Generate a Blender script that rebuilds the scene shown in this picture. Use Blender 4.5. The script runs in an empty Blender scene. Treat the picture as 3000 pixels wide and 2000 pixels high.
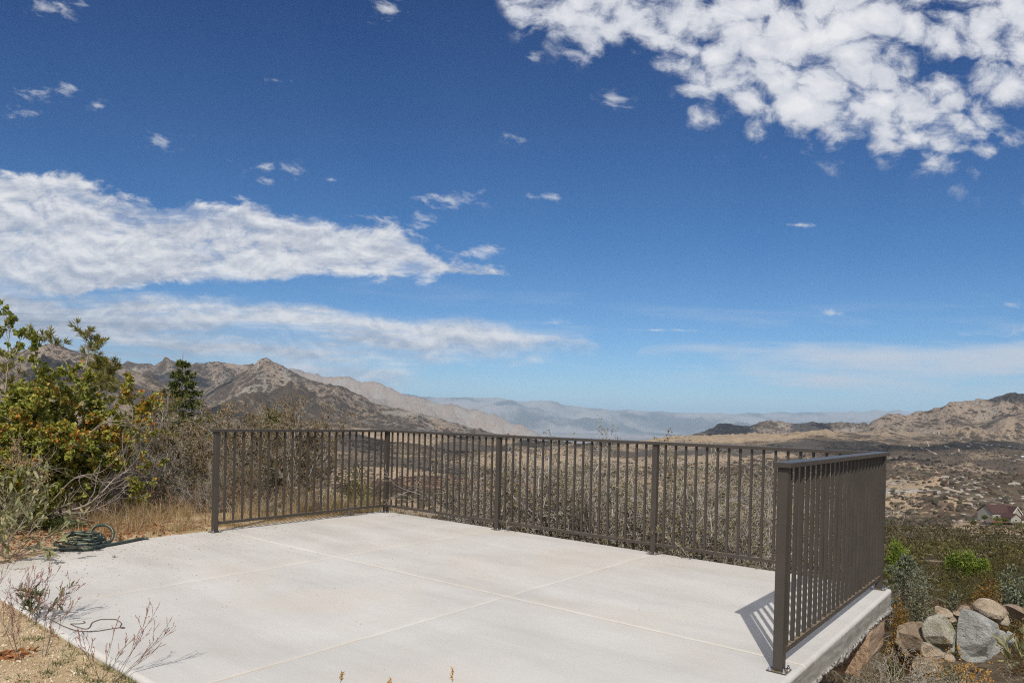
import bpy, bmesh, math, os
import numpy as np
from mathutils import Vector, Matrix

C = bpy.context.scene
COL = C.collection
PI = math.pi
RS = np.random.RandomState

# ------------------------------------------------------------------ camera
FPX, SXP, SYP = 2038.94, -19.443, 240.0
CAM = np.array([6.9187, -6.0083, 1.2546])
YAW, PITCH, ROLL = -0.6698, -0.0070, 0.0251
_f = np.array([math.sin(YAW)*math.cos(PITCH), math.cos(YAW)*math.cos(PITCH), math.sin(PITCH)])
_r = np.array([math.cos(YAW), -math.sin(YAW), 0.0])
_u = np.cross(_r, _f)
R_ = math.cos(ROLL)*_r + math.sin(ROLL)*_u
U_ = -math.sin(ROLL)*_r + math.cos(ROLL)*_u
F_ = _f
RH = np.array([math.cos(YAW), -math.sin(YAW)])
FH = np.array([math.sin(YAW), math.cos(YAW)])

def ray(px, py):
    return F_ + R_*(px-1519.44)/FPX - U_*(py-1240.0)/FPX
def on_plane(px, py, z=0.0):
    d = ray(px, py); return CAM + d*((z-CAM[2])/d[2])
def at(px, py, D):
    "the world point seen at photo pixel px,py at forward distance D"
    d = ray(px, py); return CAM + d*D
def yh(X):
    X = np.asarray(X, float); u = (X-1519.44)/FPX
    num = u*(RH[0]*U_[0]+RH[1]*U_[1]) + (FH[0]*U_[0]+FH[1]*U_[1])
    den = u*(RH[0]*F_[0]+RH[1]*F_[1]) + (FH[0]*F_[0]+FH[1]*F_[1])
    return 1240.0 - FPX*num/den

cd = bpy.data.cameras.new('camera'); cam = bpy.data.objects.new('camera', cd); COL.objects.link(cam)
cd.sensor_width = 36.0; cd.lens = FPX/3000*36.0
cd.shift_x = SXP/3000.0; cd.shift_y = SYP/3000.0
cd.clip_start = 0.05; cd.clip_end = 300000
M = Matrix(((R_[0], U_[0], -F_[0], CAM[0]), (R_[1], U_[1], -F_[1], CAM[1]), (R_[2], U_[2], -F_[2], CAM[2]), (0, 0, 0, 1)))
cam.matrix_world = M
C.camera = cam

# ------------------------------------------------------------------ tags
def tag(o, label=None, cat=None, group=None, kind=None):
    if label: o['label'] = label
    if cat: o['category'] = cat
    if group: o['group'] = group
    if kind: o['kind'] = kind
    return o
def empty(name, loc=(0, 0, 0), rz=0.0, label=None, cat=None, group=None):
    o = bpy.data.objects.new(name, None); COL.objects.link(o)
    o.location = tuple(float(v) for v in loc); o.rotation_euler = (0, 0, rz); o.empty_display_size = .1
    return tag(o, label, cat, group)
def link(name, me, mat=None, parent=None):
    o = bpy.data.objects.new(name, me); COL.objects.link(o)
    if mat is not None and len(me.materials) == 0: me.materials.append(mat)
    if parent: o.parent = parent
    return o

def np_mesh(name, V, polys, attrs=None, smooth=False):
    """polys: list of int arrays (n,k); attrs: dict name -> per-vertex floats or colours"""
    me = bpy.data.meshes.new(name)
    V = np.ascontiguousarray(V, dtype=np.float32)
    me.vertices.add(len(V)); me.vertices.foreach_set('co', V.ravel())
    loops = np.concatenate([np.asarray(p, dtype=np.int32).ravel() for p in polys])
    tot = np.concatenate([np.full(len(p), p.shape[1], dtype=np.int32) for p in polys])
    st = np.concatenate(([0], np.cumsum(tot)[:-1])).astype(np.int32)
    me.loops.add(len(loops)); me.loops.foreach_set('vertex_index', loops)
    me.polygons.add(len(tot)); me.polygons.foreach_set('loop_start', st); me.polygons.foreach_set('loop_total', tot)
    if smooth: me.polygons.foreach_set('use_smooth', np.ones(len(tot), dtype=bool))
    for k, a in (attrs or {}).items():
        a = np.asarray(a, dtype=np.float32)
        if a.ndim == 1:
            at_ = me.attributes.new(k, 'FLOAT', 'POINT'); at_.data.foreach_set('value', a)
        else:
            at_ = me.attributes.new(k, 'FLOAT_COLOR', 'POINT')
            c4 = np.ones((len(a), 4), np.float32); c4[:, :3] = a
            at_.data.foreach_set('color', c4.ravel())
    me.update(calc_edges=True)
    return me

# ------------------------------------------------------------------ noise
def _h(ix, iy, s):
    ix = ix.astype(np.int64); iy = iy.astype(np.int64)
    h = (ix*374761393 + iy*668265263 + s*1442695041) & 0xffffffff
    h = ((h ^ (h >> 13))*1274126177) & 0xffffffff
    h = ((h ^ (h >> 15))*2246822519) & 0xffffffff
    return ((h ^ (h >> 16)) & 0xffffff)/float(0xffffff)
def vn(x, y, s=0):
    x = np.asarray(x, float); y = np.asarray(y, float)
    xi = np.floor(x); yi = np.floor(y); fx = x-xi; fy = y-yi
    fx = fx*fx*fx*(fx*(fx*6-15)+10); fy = fy*fy*fy*(fy*(fy*6-15)+10)
    a = _h(xi, yi, s); b = _h(xi+1, yi, s); c = _h(xi, yi+1, s); d = _h(xi+1, yi+1, s)
    return (a*(1-fx)+b*fx)*(1-fy)+(c*(1-fx)+d*fx)*fy*1.0
def fbm(x, y, s=0, o=5, g=.5):
    t = 0; a = 1; n = 0
    for i in range(o):
        t = t+a*(vn(x, y, s+i*17)*2-1); n += a; a *= g
        x, y = 1.62*x-1.18*y+13.7, 1.18*x+1.62*y-7.1
    return t/n
def ridged(x, y, s=0, o=5, g=.55):
    t = 0; a = 1; n = 0; w = 1
    for i in range(o):
        v = 1-np.abs(vn(x, y, s+i*31)*2-1)*1.0; v = v*v
        t = t+a*v*w; n += a; a *= g; w = np.clip(v*1.6, 0, 1)
        x, y = 1.62*x-1.18*y+3.7, 1.18*x+1.62*y-9.1
    return t/n
def ss(a, b, x):
    t = np.clip((x-a)/(b-a), 0, 1); return t*t*(3-2*t)

# ------------------------------------------------------------------ ground height
TX = np.array([-1200, 300, 1000, 1600, 2200, 2800, 3800], float)
TD = np.array([10, 16, 25, 45, 90, 170, 300, 500, 900, 1600, 2600, 4000, 6500, 9000, 14000, 25000, 70000], float)
TZ = np.array([
 [-.8, -2., -4.2, -9, -20, -32, -46, -66, -95, -110, -85, -10, 60, 100, 100, 100, 100],
 [-.9, -2.2, -4.8, -10, -20, -32, -46, -66, -92, -106, -80, -10, 40, 0, -100, -300, -300],
 [-1.6, -3.8, -7, -12, -20, -30, -42, -62, -88, -108, -95, -62, -70, -200, -400, -600, -700],
 [-1.8, -4.2, -7.5, -13, -24, -34, -46, -63, -90, -118, -130, -128, -420, -560, -640, -700, -700],
 [-2.2, -4.4, -7.5, -12, -18, -28, -38, -52, -78, -100, -98, -66, -300, -500, -600, -680, -700],
 [-2.6, -4.4, -6.0, -9.2, -15, -24, -36, -50, -70, -85, -78, -58, -150, -300, -500, -680, -700],
 [-2.6, -4.4, -6.0, -9.2, -15, -24, -36, -50, -70, -85, -70, -50, -100, -200, -300, -600, -700]])
_LD = np.linspace(math.log(8), math.log(80000), 260)
_TT = np.array([np.interp(_LD, np.log(TD), row) for row in TZ])
_k = np.hanning(13); _k /= _k.sum()
_TT = np.array([np.convolve(np.pad(r, 6, mode='edge'), _k, 'valid') for r in _TT])
def polar(x, y):
    dx = x-CAM[0]; dy = y-CAM[1]
    S = dx*RH[0]+dy*RH[1]; Dd = dx*FH[0]+dy*FH[1]
    r = np.hypot(S, Dd)+1e-6; th = np.arctan2(S, Dd); tc = np.clip(th, -.92, .92)
    return 1519.44+FPX*np.tan(tc), r*np.cos(tc), th, r
def table(X, D):
    ld = (np.log(np.clip(D, 8, 79000))-_LD[0])/(_LD[1]-_LD[0]); i = np.clip(ld.astype(int), 0, 258); f = ld-i
    xi = np.interp(X, TX, np.arange(len(TX))); j = np.clip(xi.astype(int), 0, len(TX)-2); g = xi-j; g = g*g*(3-2*g)
    a = _TT[j, i]*(1-f)+_TT[j, i+1]*f; b = _TT[j+1, i]*(1-f)+_TT[j+1, i+1]*f
    return a*(1-g)+b*g
# mountain ranges: crest traced as (photo x, photo y), distance, half widths front/back, gully wavelength
RANGES = [
 dict(p=[(-1300, 930), (-500, 960), (-100, 1015), (57, 1023), (150, 1004), (190, 1018), (250, 1028), (325, 1046), (357, 1065), (408, 1090), (446, 1104), (520, 1140), (600, 1172), (700, 1200), (900, 1240), (1100, 1262)],
      D=4300, wf=1900, wb=1200, wl=900, s=1, g=.55),
 dict(p=[(200, 1120), (300, 1070), (367, 1058), (408, 1056), (446, 1067), (470, 1059), (491, 1049), (503, 1053), (515, 1063), (548, 1068), (593, 1060), (638, 1054), (660, 1060), (689, 1061), (721, 1061), (752, 1068), (800, 1100), (900, 1150)],
      D=7200, wf=2300, wb=2000, wl=1100, s=2, g=.5),
 dict(p=[(480, 1185), (560, 1160), (620, 1140), (670, 1116), (700, 1092), (721, 1079), (746, 1062), (760, 1051), (775, 1047), (791, 1054), (810, 1065), (848, 1081), (893, 1103), (937, 1118), (995, 1129), (1052, 1154), (1122, 1186), (1212, 1206), (1339, 1238), (1420, 1258), (1500, 1273), (1580, 1292), (1700, 1320)],
      D=5400, wf=2500, wb=1800, wl=850, s=3, g=.6),
 dict(p=[(700, 1062), (790, 1064), (835, 1071), (867, 1074), (890, 1083), (906, 1081), (944, 1099), (982, 1094), (1000, 1101), (1020, 1102), (1050, 1110), (1084, 1113), (1116, 1119), (1148, 1138), (1199, 1158), (1250, 1170), (1304, 1182), (1345, 1189), (1389, 1199), (1440, 1211), (1508, 1238), (1576, 1262), (1627, 1280), (1700, 1310)],
      D=15000, wf=4500, wb=4000, wl=2200, s=4, g=.55),
 dict(p=[(900, 1140), (1185, 1151), (1219, 1157), (1287, 1162), (1406, 1164), (1450, 1162), (1491, 1168), (1542, 1174), (1573, 1171), (1597, 1175), (1617, 1174), (1644, 1182), (1678, 1188), (1705, 1188), (1746, 1193), (1895, 1203), (2100, 1208), (2170, 1209), (2348, 1205), (2457, 1203), (2635, 1200), (2693, 1203), (3200, 1200), (4500, 1190)],
      D=47000, wf=19000, wb=9000, wl=6000, s=5, g=.5),
 dict(p=[(1900, 1310), (1990, 1285), (2048, 1266), (2075, 1252), (2100, 1243), (2138, 1235), (2189, 1241), (2225, 1234), (2265, 1229), (2316, 1238), (2360, 1235), (2393, 1231), (2457, 1236), (2533, 1238), (2700, 1245), (2900, 1250)],
      D=6200, wf=1500, wb=1500, wl=700, s=6, g=.5),
 dict(p=[(2430, 1275), (2482, 1257), (2533, 1235), (2571, 1219), (2613, 1207), (2630, 1211), (2648, 1216), (2672, 1208), (2699, 1202), (2744, 1192), (2776, 1178), (2795, 1174), (2814, 1171), (2858, 1167), (2903, 1164), (2935, 1154), (2973, 1149), (3000, 1152), (3150, 1120), (3500, 1060), (4500, 1000)],
      D=4600, wf=1250, wb=1500, wl=520, s=7, g=.5),
 dict(p=[(1500, 1330), (1700, 1312), (1820, 1297), (1908, 1287), (1985, 1276), (2030, 1279), (2074, 1272), (2130, 1274), (2200, 1267), (2300, 1270), (2393, 1257), (2470, 1264), (2560, 1280), (2700, 1300)],
      D=3600, wf=900, wb=900, wl=420, s=8, g=.45),
]
for R in RANGES:
    P = np.array(R['p'], float); R['X'] = P[:, 0]; R['Y'] = P[:, 1]
def hills(x, y, X, D):
    z = table(X, D)
    lam = np.clip(D*.33, 30, 2500)
    z0 = z
    # rolling relief in three octave bands so that wavelength grows with distance
    for wl, a, lo, hi in ((70, 1.3, 110, 1500), (260, 24., 330, 5000), (900, 34., 1300, 30000)):
        w = ss(lo*.6, lo*1.6, D)*(1-ss(hi, hi*2.2, D))
        z = z+w*a*(fbm(x/wl, y/wl, int(wl), 5)*1.6+ridged(x/wl*.8, y/wl*.8, int(wl)+3, 4)*.9-.45)
    for R in RANGES:
        yc = np.interp(X, R['X'], R['Y'])
        fade = ss(R['X'][0]-40, R['X'][0]+160, X)*(1-ss(R['X'][-1]-160, R['X'][-1]+40, X))
        rd = R['D']
        zc = CAM[2]+rd*(yh(X)-yc)/FPX
        t = (D-rd)/np.where(D < rd, R['wf'], R['wb'])
        wl = R['wl']
        n1 = ridged(x/wl, y/wl, R['s']*7, 5); n2 = fbm(x/wl*2.6, y/wl*2.6, R['s']*7+90, 4)
        k = ss(.0, .18, np.abs(t))
        tt = np.abs(t)+k*(R['g']*(.52-n1)*.9+n2*.10)
        prof = np.clip(1-tt, 0, 1)**1.25
        low = z0-60*rd/5000
        cr = zc+(n2*.008+ridged(x/wl*7, y/wl*7, R['s']+50, 4)*.014-.007)*rd*.42*(.4 if rd > 20000 else (.5 if R['s'] == 7 else 1))
        zr = low+(cr-low)*prof + np.where(prof > 0, k*(ridged(x/wl*2.3+5, y/wl*2.3, R['s']+70, 5)-.5)*(zc-low)*(.10 if R['s'] == 7 else .20)*(1-ss(20000, 30000, D)), 0)
        zr = np.where(fade > 0, low+(zr-low)*fade, low)
        # soft maximum
        h = 6+.0035*rd
        dlt = zr-z
        z = z+np.where(dlt > -h, np.where(dlt > h, dlt, (dlt+h)**2/(4*h)), 0)
    return z
def near(x, y):
    "ground around the slab"
    z = -0.012-.03*ss(1.6, 3.6, x) + .010*fbm(x*1.7, y*1.7, 5, 4) + .012*fbm(x*.35, y*.35, 9, 2)
    bx = np.clip(x-6.0, 0, None); by = np.clip(y-0.12, 0, None)
    right = ss(4.9, 5.4, x)
    z = z - right*ss(-5.6, -3.2, y)*.85 - right*.12 - .30*bx*ss(-9, -3, y)
    back = ss(-.9, -.3, y)*ss(-.2, .8, x)
    z = z - back*(.45+.35*right) - .27*by*ss(-4, 0, x) - .1*by*(1-ss(-4, 0, x))
    z = z - .11*np.clip(-1.9-x, 0, None)
    return z
def ground(x, y):
    x = np.asarray(x, float); y = np.asarray(y, float)
    X, D, th, r = polar(x, y)
    w = ss(9, 16, r)
    front = ss(1.25, 1.9, np.abs(th))            # behind and beside the viewer the hilltop carries on level
    zn = near(x, y)
    zf = hills(x, y, X, D)
    zf = zf*(1-front)+front*(-.05-.03*np.clip(r-10, 0, 3000)**.9 + np.where(r>60, fbm(x/60, y/60, 71, 3)*3, 0))
    z = zn*(1-w)+zf*w
    # keep the ground under the slab out of sight
    ins = ss(.02, .20, np.minimum(np.minimum(x+.125, 5.861-x), np.minimum(y+4.545, .078-y)))
    z = z-ins*.10
    lap = np.interp(y, [-4.7, -4.26, -3.65, -3.3, -3.0, -2.2], [.62, .42, .05, -.10, -.17, -.2])+.05*fbm(y*3, y*0, 6, 4)   # sand washed over the slab edge
    zl = .016-.10*np.clip(np.abs(x-lap+.25)-.2, 0, 5)
    edge = ss(.06, -.10, x-lap)*ss(-5.2, -4.5, y)*ss(-1.9, -2.9, y)*ss(-2, -.6, x)
    return np.maximum(z, z*(1-edge)+edge*.014)
def gz(x, y): return float(ground(np.array([x]), np.array([y]))[0])

# ------------------------------------------------------------------ shader helpers
class NT:
    def __init__(s, tree): s.t = tree; s.t.nodes.clear()
    def n(s, typ, ins=None, **props):
        nd = s.t.nodes.new(typ)
        for k, v in props.items(): setattr(nd, k, v)
        for k, v in (ins or {}).items(): s.set(nd.inputs[k], v)
        return nd
    def set(s, sock, v):
        if isinstance(v, bpy.types.NodeSocket): s.t.links.new(v, sock)
        elif isinstance(v, (tuple, list)) and len(v) == 3 and sock.type == 'RGBA': sock.default_value = (*v, 1)
        else: sock.default_value = v
    def m(s, op, a, b=None, c=None, clamp=False):
        nd = s.t.nodes.new('ShaderNodeMath'); nd.operation = op; nd.use_clamp = clamp
        s.set(nd.inputs[0], a)
        if b is not None: s.set(nd.inputs[1], b)
        if c is not None: s.set(nd.inputs[2], c)
        return nd.outputs[0]
    def vm(s, op, a, b=None, scale=None):
        nd = s.t.nodes.new('ShaderNodeVectorMath'); nd.operation = op
        s.set(nd.inputs[0], a)
        if b is not None: s.set(nd.inputs[1], b)
        if scale is not None: s.set(nd.inputs['Scale'], scale)
        return nd.outputs['Value'] if op in ('DOT_PRODUCT', 'LENGTH') else nd.outputs[0]
    def mr(s, v, a, b, c=0., d=1., mode='SMOOTHSTEP'):
        nd = s.t.nodes.new('ShaderNodeMapRange'); nd.interpolation_type = mode
        for i, q in enumerate((v, a, b, c, d)): s.set(nd.inputs[i], q)
        return nd.outputs[0]
    def mix(s, f, a, b, blend='MIX'):
        nd = s.t.nodes.new('ShaderNodeMix'); nd.data_type = 'RGBA'; nd.blend_type = blend
        s.set(nd.inputs[0], f); s.set(nd.inputs[6], a); s.set(nd.inputs[7], b)
        return nd.outputs[2]
    def noise(s, vec, scale, detail=4, rough=.5, dist=0., out='Fac'):
        nd = s.n('ShaderNodeTexNoise', {'Scale': scale, 'Detail': detail, 'Roughness': rough, 'Distortion': dist})
        if vec is not None: s.t.links.new(vec, nd.inputs['Vector'])
        return nd.outputs[out]
    def voro(s, vec, scale, feature='F1', out='Distance', rnd=1., **k):
        nd = s.t.nodes.new('ShaderNodeTexVoronoi'); nd.feature = feature
        nd.inputs['Scale'].default_value = scale; nd.inputs['Randomness'].default_value = rnd
        for a, b in k.items(): nd.inputs[a].default_value = b
        if vec is not None: s.t.links.new(vec, nd.inputs['Vector'])
        return nd.outputs[out]
    def ramp(s, f, stops, interp='LINEAR'):
        nd = s.t.nodes.new('ShaderNodeValToRGB'); cr = nd.color_ramp; cr.interpolation = interp
        while len(cr.elements) < len(stops): cr.elements.new(.5)
        for e, (p, c) in zip(cr.elements, stops):
            e.position = p; e.color = (*c, 1) if len(c) == 3 else c
        s.set(nd.inputs[0], f); return nd.outputs[0]
    def combine(s, x, y, z):
        nd = s.t.nodes.new('ShaderNodeCombineXYZ')
        for i, v in enumerate((x, y, z)): s.set(nd.inputs[i], v)
        return nd.outputs[0]
def new_mat(name):
    m = bpy.data.materials.new(name); m.use_nodes = True
    nt = NT(m.node_tree)
    out = nt.n('ShaderNodeOutputMaterial'); b = nt.n('ShaderNodeBsdfPrincipled')
    nt.t.links.new(b.outputs[0], out.inputs[0])
    return m, nt, b
def obj_pos(nt): return nt.n('ShaderNodeTexCoord').outputs['Object']
def world_pos(nt): return nt.n('ShaderNodeNewGeometry').outputs['Position']
def bump(nt, b, h, strength=.3, dist=.01):
    nd = nt.n('ShaderNodeBump', {'Height': h, 'Strength': strength, 'Distance': dist})
    nt.t.links.new(nd.outputs[0], b.inputs['Normal'])

# bark / twig
def mat_twig(name, c1, c2):
    m, nt, b = new_mat(name)
    p = obj_pos(nt)
    n = nt.noise(p, 9, 5, .6)
    nt.set(b.inputs['Base Color'], nt.ramp(n, [(.3, c1), (.7, c2)])); nt.set(b.inputs['Roughness'], .85)
    return m
def mat_leaf(name, stops, trans=.25, rough=.55):
    "leaf colour varies leaf by leaf (attribute tint)"
    m, nt, b = new_mat(name)
    a = nt.n('ShaderNodeAttribute', attribute_name='tint').outputs['Fac']
    col = nt.ramp(a, stops)
    nt.set(b.inputs['Base Color'], col); nt.set(b.inputs['Roughness'], rough)
    nt.set(b.inputs['Specular IOR Level'], .3)
    out = [n for n in nt.t.nodes if n.type == 'OUTPUT_MATERIAL'][0]
    tr = nt.n('ShaderNodeBsdfTranslucent', {'Color': col}); mx = nt.n('ShaderNodeMixShader', {0: trans})
    nt.t.links.new(b.outputs[0], mx.inputs[1]); nt.t.links.new(tr.outputs[0], mx.inputs[2]); nt.t.links.new(mx.outputs[0], out.inputs[0])
    return m

MT = {}
MT['grey_twig'] = mat_twig('grey twig', (.27, .235, .205), (.56, .51, .455))
MT['pale_twig'] = mat_twig('pale twig', (.25, .215, .18), (.50, .45, .39))
MT['brown_bark'] = mat_twig('brown bark', (.07, .05, .04), (.22, .165, .13))
MT['tan_bark'] = mat_twig('tan bark', (.13, .10, .08), (.36, .30, .25))
MT['scrub_leaf'] = mat_leaf('scrub leaf', [(0, (.07, .055, .022)), (.35, (.13, .11, .035)), (.6, (.21, .165, .055)), (.85, (.32, .25, .085)), (1, (.24, .12, .05))])
MT['brown_leaf'] = mat_leaf('brown scrub leaf', [(0, (.07, .06, .025)), (.4, (.17, .13, .05)), (.7, (.28, .18, .09)), (1, (.36, .26, .12))])
MT['shrub_leaf'] = mat_leaf('shrub leaf', [(0, (.05, .08, .018)), (.3, (.14, .17, .03)), (.55, (.27, .29, .05)), (.72, (.40, .39, .08)), (.82, (.52, .33, .05)), (.93, (.58, .22, .045)), (1, (.42, .11, .03))], .3, .45)
MT['redshank'] = mat_leaf('redshank foliage', [(0, (.13, .13, .03)), (.5, (.28, .26, .06)), (.85, (.38, .33, .09)), (1, (.40, .27, .09))], .45)
MT['olive'] = mat_leaf('olive foliage', [(0, (.05, .05, .012)), (.5, (.11, .10, .022)), (1, (.19, .15, .04))])
MT['orange_brush'] = mat_leaf('orange brush foliage', [(0, (.09, .055, .015)), (.5, (.20, .11, .025)), (1, (.33, .18, .04))])
MT['conifer'] = mat_leaf('conifer needle', [(0, (.03, .045, .012)), (.5, (.09, .115, .028)), (1, (.21, .21, .05))], .12)
MT['bright_pine'] = mat_leaf('bright pine needle', [(0, (.05, .09, .012)), (.5, (.14, .20, .022)), (1, (.30, .31, .05))], .2)
MT['blue_cedar'] = mat_leaf('blue cedar needle', [(0, (.06, .075, .045)), (.5, (.15, .17, .105)), (1, (.28, .28, .18))], .12)
MT['grey_green'] = mat_leaf('grey green leaf', [(0, (.06, .065, .035)), (.5, (.15, .145, .085)), (1, (.27, .25, .15))], .15)
MT['sage_leaf'] = mat_leaf('broad sage leaf', [(0, (.12, .13, .06)), (.5, (.24, .235, .115)), (.85, (.36, .33, .17)), (1, (.50, .42, .17))], .2, .6)
MT['dark_sage'] = mat_leaf('young sage leaf', [(0, (.06, .065, .022)), (.6, (.14, .135, .05)), (1, (.24, .22, .09))], .2, .5)
MT['straw'] = mat_leaf('straw', [(0, (.22, .15, .07)), (.5, (.46, .34, .17)), (.85, (.68, .54, .30)), (1, (.30, .14, .07))], .3, .6)
MT['weed'] = mat_leaf('weed green', [(0, (.05, .08, .02)), (.6, (.12, .16, .04)), (1, (.26, .27, .08))], .25)
MT['litter'] = mat_leaf('leaf litter', [(0, (.16, .07, .03)), (.5, (.36, .14, .05)), (1, (.46, .26, .12))], .1)
MT['bead'] = mat_leaf('seed head', [(0, (.20, .08, .06)), (.6, (.34, .16, .12)), (1, (.46, .28, .22))], .05)
MT['ochre_flower'] = mat_leaf('ochre seed head', [(0, (.26, .13, .03)), (.6, (.50, .28, .06)), (1, (.62, .40, .14))], .15)
MT['flower_brown'] = mat_leaf('dry flower head', [(0, (.22, .12, .06)), (.6, (.40, .25, .14)), (1, (.52, .38, .22))], .1)

# ------------------------------------------------------------------ plant growth (numpy)
def unit(v): return v/np.maximum(np.linalg.norm(v, axis=-1, keepdims=True), 1e-9)
def grow(rs, O, d, L, r, levels):
    """level dicts: K points, wob, up, then m children, ratio, ang, rr, t0 ; returns list of (P (n,K,3), Rad (n,K), level)"""
    out = []
    for li, lv in enumerate(levels):
        n = len(O); K = lv.get('K', 5)
        P = np.zeros((n, K, 3)); P[:, 0] = O; dd = d.copy()
        Dn = np.zeros((n, K, 3)); Dn[:, 0] = dd
        for k in range(1, K):
            dd = unit(dd + rs.normal(0, lv.get('wob', .25), (n, 3)) + np.array([0, 0, lv.get('up', .05)]))
            P[:, k] = P[:, k-1]+dd*(L/(K-1))[:, None]; Dn[:, k] = dd
        taper = np.linspace(1, lv.get('tip', .45), K)[None]
        out.append((P, r[:, None]*taper, Dn))
        if li == len(levels)-1: break
        nx = levels[li+1]; mch = nx['m']; t0 = nx.get('t0', .25)
        t = rs.uniform(t0, 1, (n, mch)); t[:, -1] = 1.0
        f = t*(K-1); i = np.clip(f.astype(int), 0, K-2); g = (f-i)[..., None]
        ar = np.arange(n)[:, None]
        cP = P[ar, i]*(1-g)+P[ar, i+1]*g; cd_ = Dn[ar, np.clip(i+1, 0, K-1)]
        a = nx.get('ang', .8)
        cd_ = unit(cd_ + rs.normal(0, a, cd_.shape) + np.array([0, 0, nx.get('cup', .1)]))
        cL = (L[:, None]*nx['ratio']*rs.uniform(.55, 1.2, (n, mch))*(1.15-.45*t))
        cr = (r[:, None]*nx.get('rr', .55)*(1.1-.5*t))
        O = cP.reshape(-1, 3); d = cd_.reshape(-1, 3); L = cL.ravel(); r = np.maximum(cr.ravel(), nx.get('rmin', .0012))
    return out
def tubes(levels_out, sides=3):
    V = []; Q = []; base = 0
    for P, Rad, Dn in levels_out:
        n, K, _ = P.shape
        ref = np.where(np.abs(Dn[..., 2:3]) < .9, np.array([0, 0, 1.]), np.array([1., 0, 0]))
        a = unit(np.cross(Dn, ref)); b = np.cross(Dn, a)
        ang = np.arange(sides)*2*PI/sides
        ring = P[:, :, None]+Rad[:, :, None, None]*(a[:, :, None]*np.cos(ang)[:, None]+b[:, :, None]*np.sin(ang)[:, None])
        V.append(ring.reshape(-1, 3))
        idx = base+np.arange(n*K*sides).reshape(n, K, sides)
        q = np.stack([idx[:, :-1], np.roll(idx, -1, 2)[:, :-1], np.roll(idx, -1, 2)[:, 1:], idx[:, 1:]], -1)
        Q.append(q.reshape(-1, 4)); base += n*K*sides
    return np.concatenate(V), np.concatenate(Q)
def pts_on(rs, lv, per, t0=.2):
    P, Rad, Dn = lv; n, K, _ = P.shape
    t = rs.uniform(t0, 1, (n, per))*(K-1); i = np.clip(t.astype(int), 0, K-2); g = (t-i)[..., None]; ar = np.arange(n)[:, None]
    return (P[ar, i]*(1-g)+P[ar, i+1]*g).reshape(-1, 3), Dn[ar, i+1].reshape(-1, 3)
def leaves(rs, pos, dirs, L, W, tint, spread=.9, fold=.25, up=.1, var=.4):
    "folded diamond leaves, two triangles each"
    n = len(pos); ax = unit(dirs + rs.normal(0, spread, (n, 3)) + np.array([0, 0, up]))
    sd = unit(np.cross(ax, rs.normal(0, 1, (n, 3)))); nm = np.cross(sd, ax)
    s = rs.uniform(1-var, 1+var, (n, 1)); l = L*s; w = W*s*.5
    a = pos; t = pos+ax*l; m = pos+ax*l*.5
    V = np.stack([a, m-sd*w+nm*w*fold, t-nm*l*.08, m+sd*w+nm*w*fold], 1).reshape(-1, 3)
    i = np.arange(n)*4
    T = np.concatenate([np.stack([i, i+1, i+2], 1), np.stack([i, i+2, i+3], 1)])
    return V, T, np.repeat(tint, 4)
def round_leaves(rs, pos, dirs, L, W, tint, spread=.9, up=.1, var=.35):
    "six-cornered folded leaves"
    n = len(pos); ax = unit(dirs + rs.normal(0, spread, (n, 3)) + np.array([0, 0, up]))
    sd = unit(np.cross(ax, rs.normal(0, 1, (n, 3)))); nm = np.cross(sd, ax)
    s = rs.uniform(1-var, 1+var, (n, 1)); l = L*s; w = W*s*.5
    V = np.stack([pos, pos+ax*l*.3-sd*w+nm*w*.3, pos+ax*l*.72-sd*w*.8+nm*w*.2, pos+ax*l-nm*l*.12,
                  pos+ax*l*.72+sd*w*.8+nm*w*.2, pos+ax*l*.3+sd*w+nm*w*.3], 1).reshape(-1, 3)
    i = np.arange(n)*6
    Q = np.concatenate([np.stack([i, i+1, i+2, i+3], 1), np.stack([i, i+3, i+4, i+5], 1)])
    return V, Q, np.repeat(tint, 6)

def plant(name, loc, label, cat, wood, leaf, woodmat, leafmat, group=None, rz=0, scale=1., part2='foliage', part1='branches'):
    t = empty(name, loc, rz, label, cat, group); t.scale = (scale,)*3
    if wood is not None: link(part1, np_mesh(name+'_'+part1, wood[0], [wood[1]], smooth=True), woodmat, t)
    if leaf is not None: link(part2, np_mesh(name+'_'+part2, leaf[0], [leaf[1]], {'tint': leaf[2]}), leafmat, t)
    return t
def copy_thing(t, loc, rz, scale, label, mats=None):
    r = t.copy(); COL.objects.link(r); r.location = tuple(float(v) for v in loc); r.rotation_euler = (0, 0, rz); r.scale = scale if isinstance(scale, tuple) else (scale,)*3
    r['label'] = label
    for ch in t.children:
        c = ch.copy(); COL.objects.link(c); c.parent = r
    return r

# ================================================================== WORLD, SUN, HAZE
SUN_EL, SUN_AZ = math.radians(43.6), math.radians(150.7)
SUN = np.array([math.sin(SUN_AZ)*math.cos(SUN_EL), math.cos(SUN_AZ)*math.cos(SUN_EL), math.sin(SUN_EL)])
w = bpy.data.worlds.new('World'); C.world = w; w.use_nodes = True
nt = NT(w.node_tree)
wo = nt.n('ShaderNodeOutputWorld'); bg = nt.n('ShaderNodeBackground')
nt.t.links.new(bg.outputs[0], wo.inputs[0])
sky = nt.n('ShaderNodeTexSky', sky_type='NISHITA', sun_disc=False, sun_elevation=SUN_EL, sun_rotation=SUN_AZ,
           altitude=1300, air_density=1.0, dust_density=0.15, ozone_density=3.0)
g = nt.n('ShaderNodeTexCoord').outputs['Generated']
dirv = nt.vm('NORMALIZE', g)
sep = nt.n('ShaderNodeSeparateXYZ', {0: dirv}); Z = sep.outputs[2]
s_ = nt.vm('DOT_PRODUCT', dirv, (RH[0], RH[1], 0.)); f_ = nt.vm('DOT_PRODUCT', dirv, (FH[0], FH[1], 0.))
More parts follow.
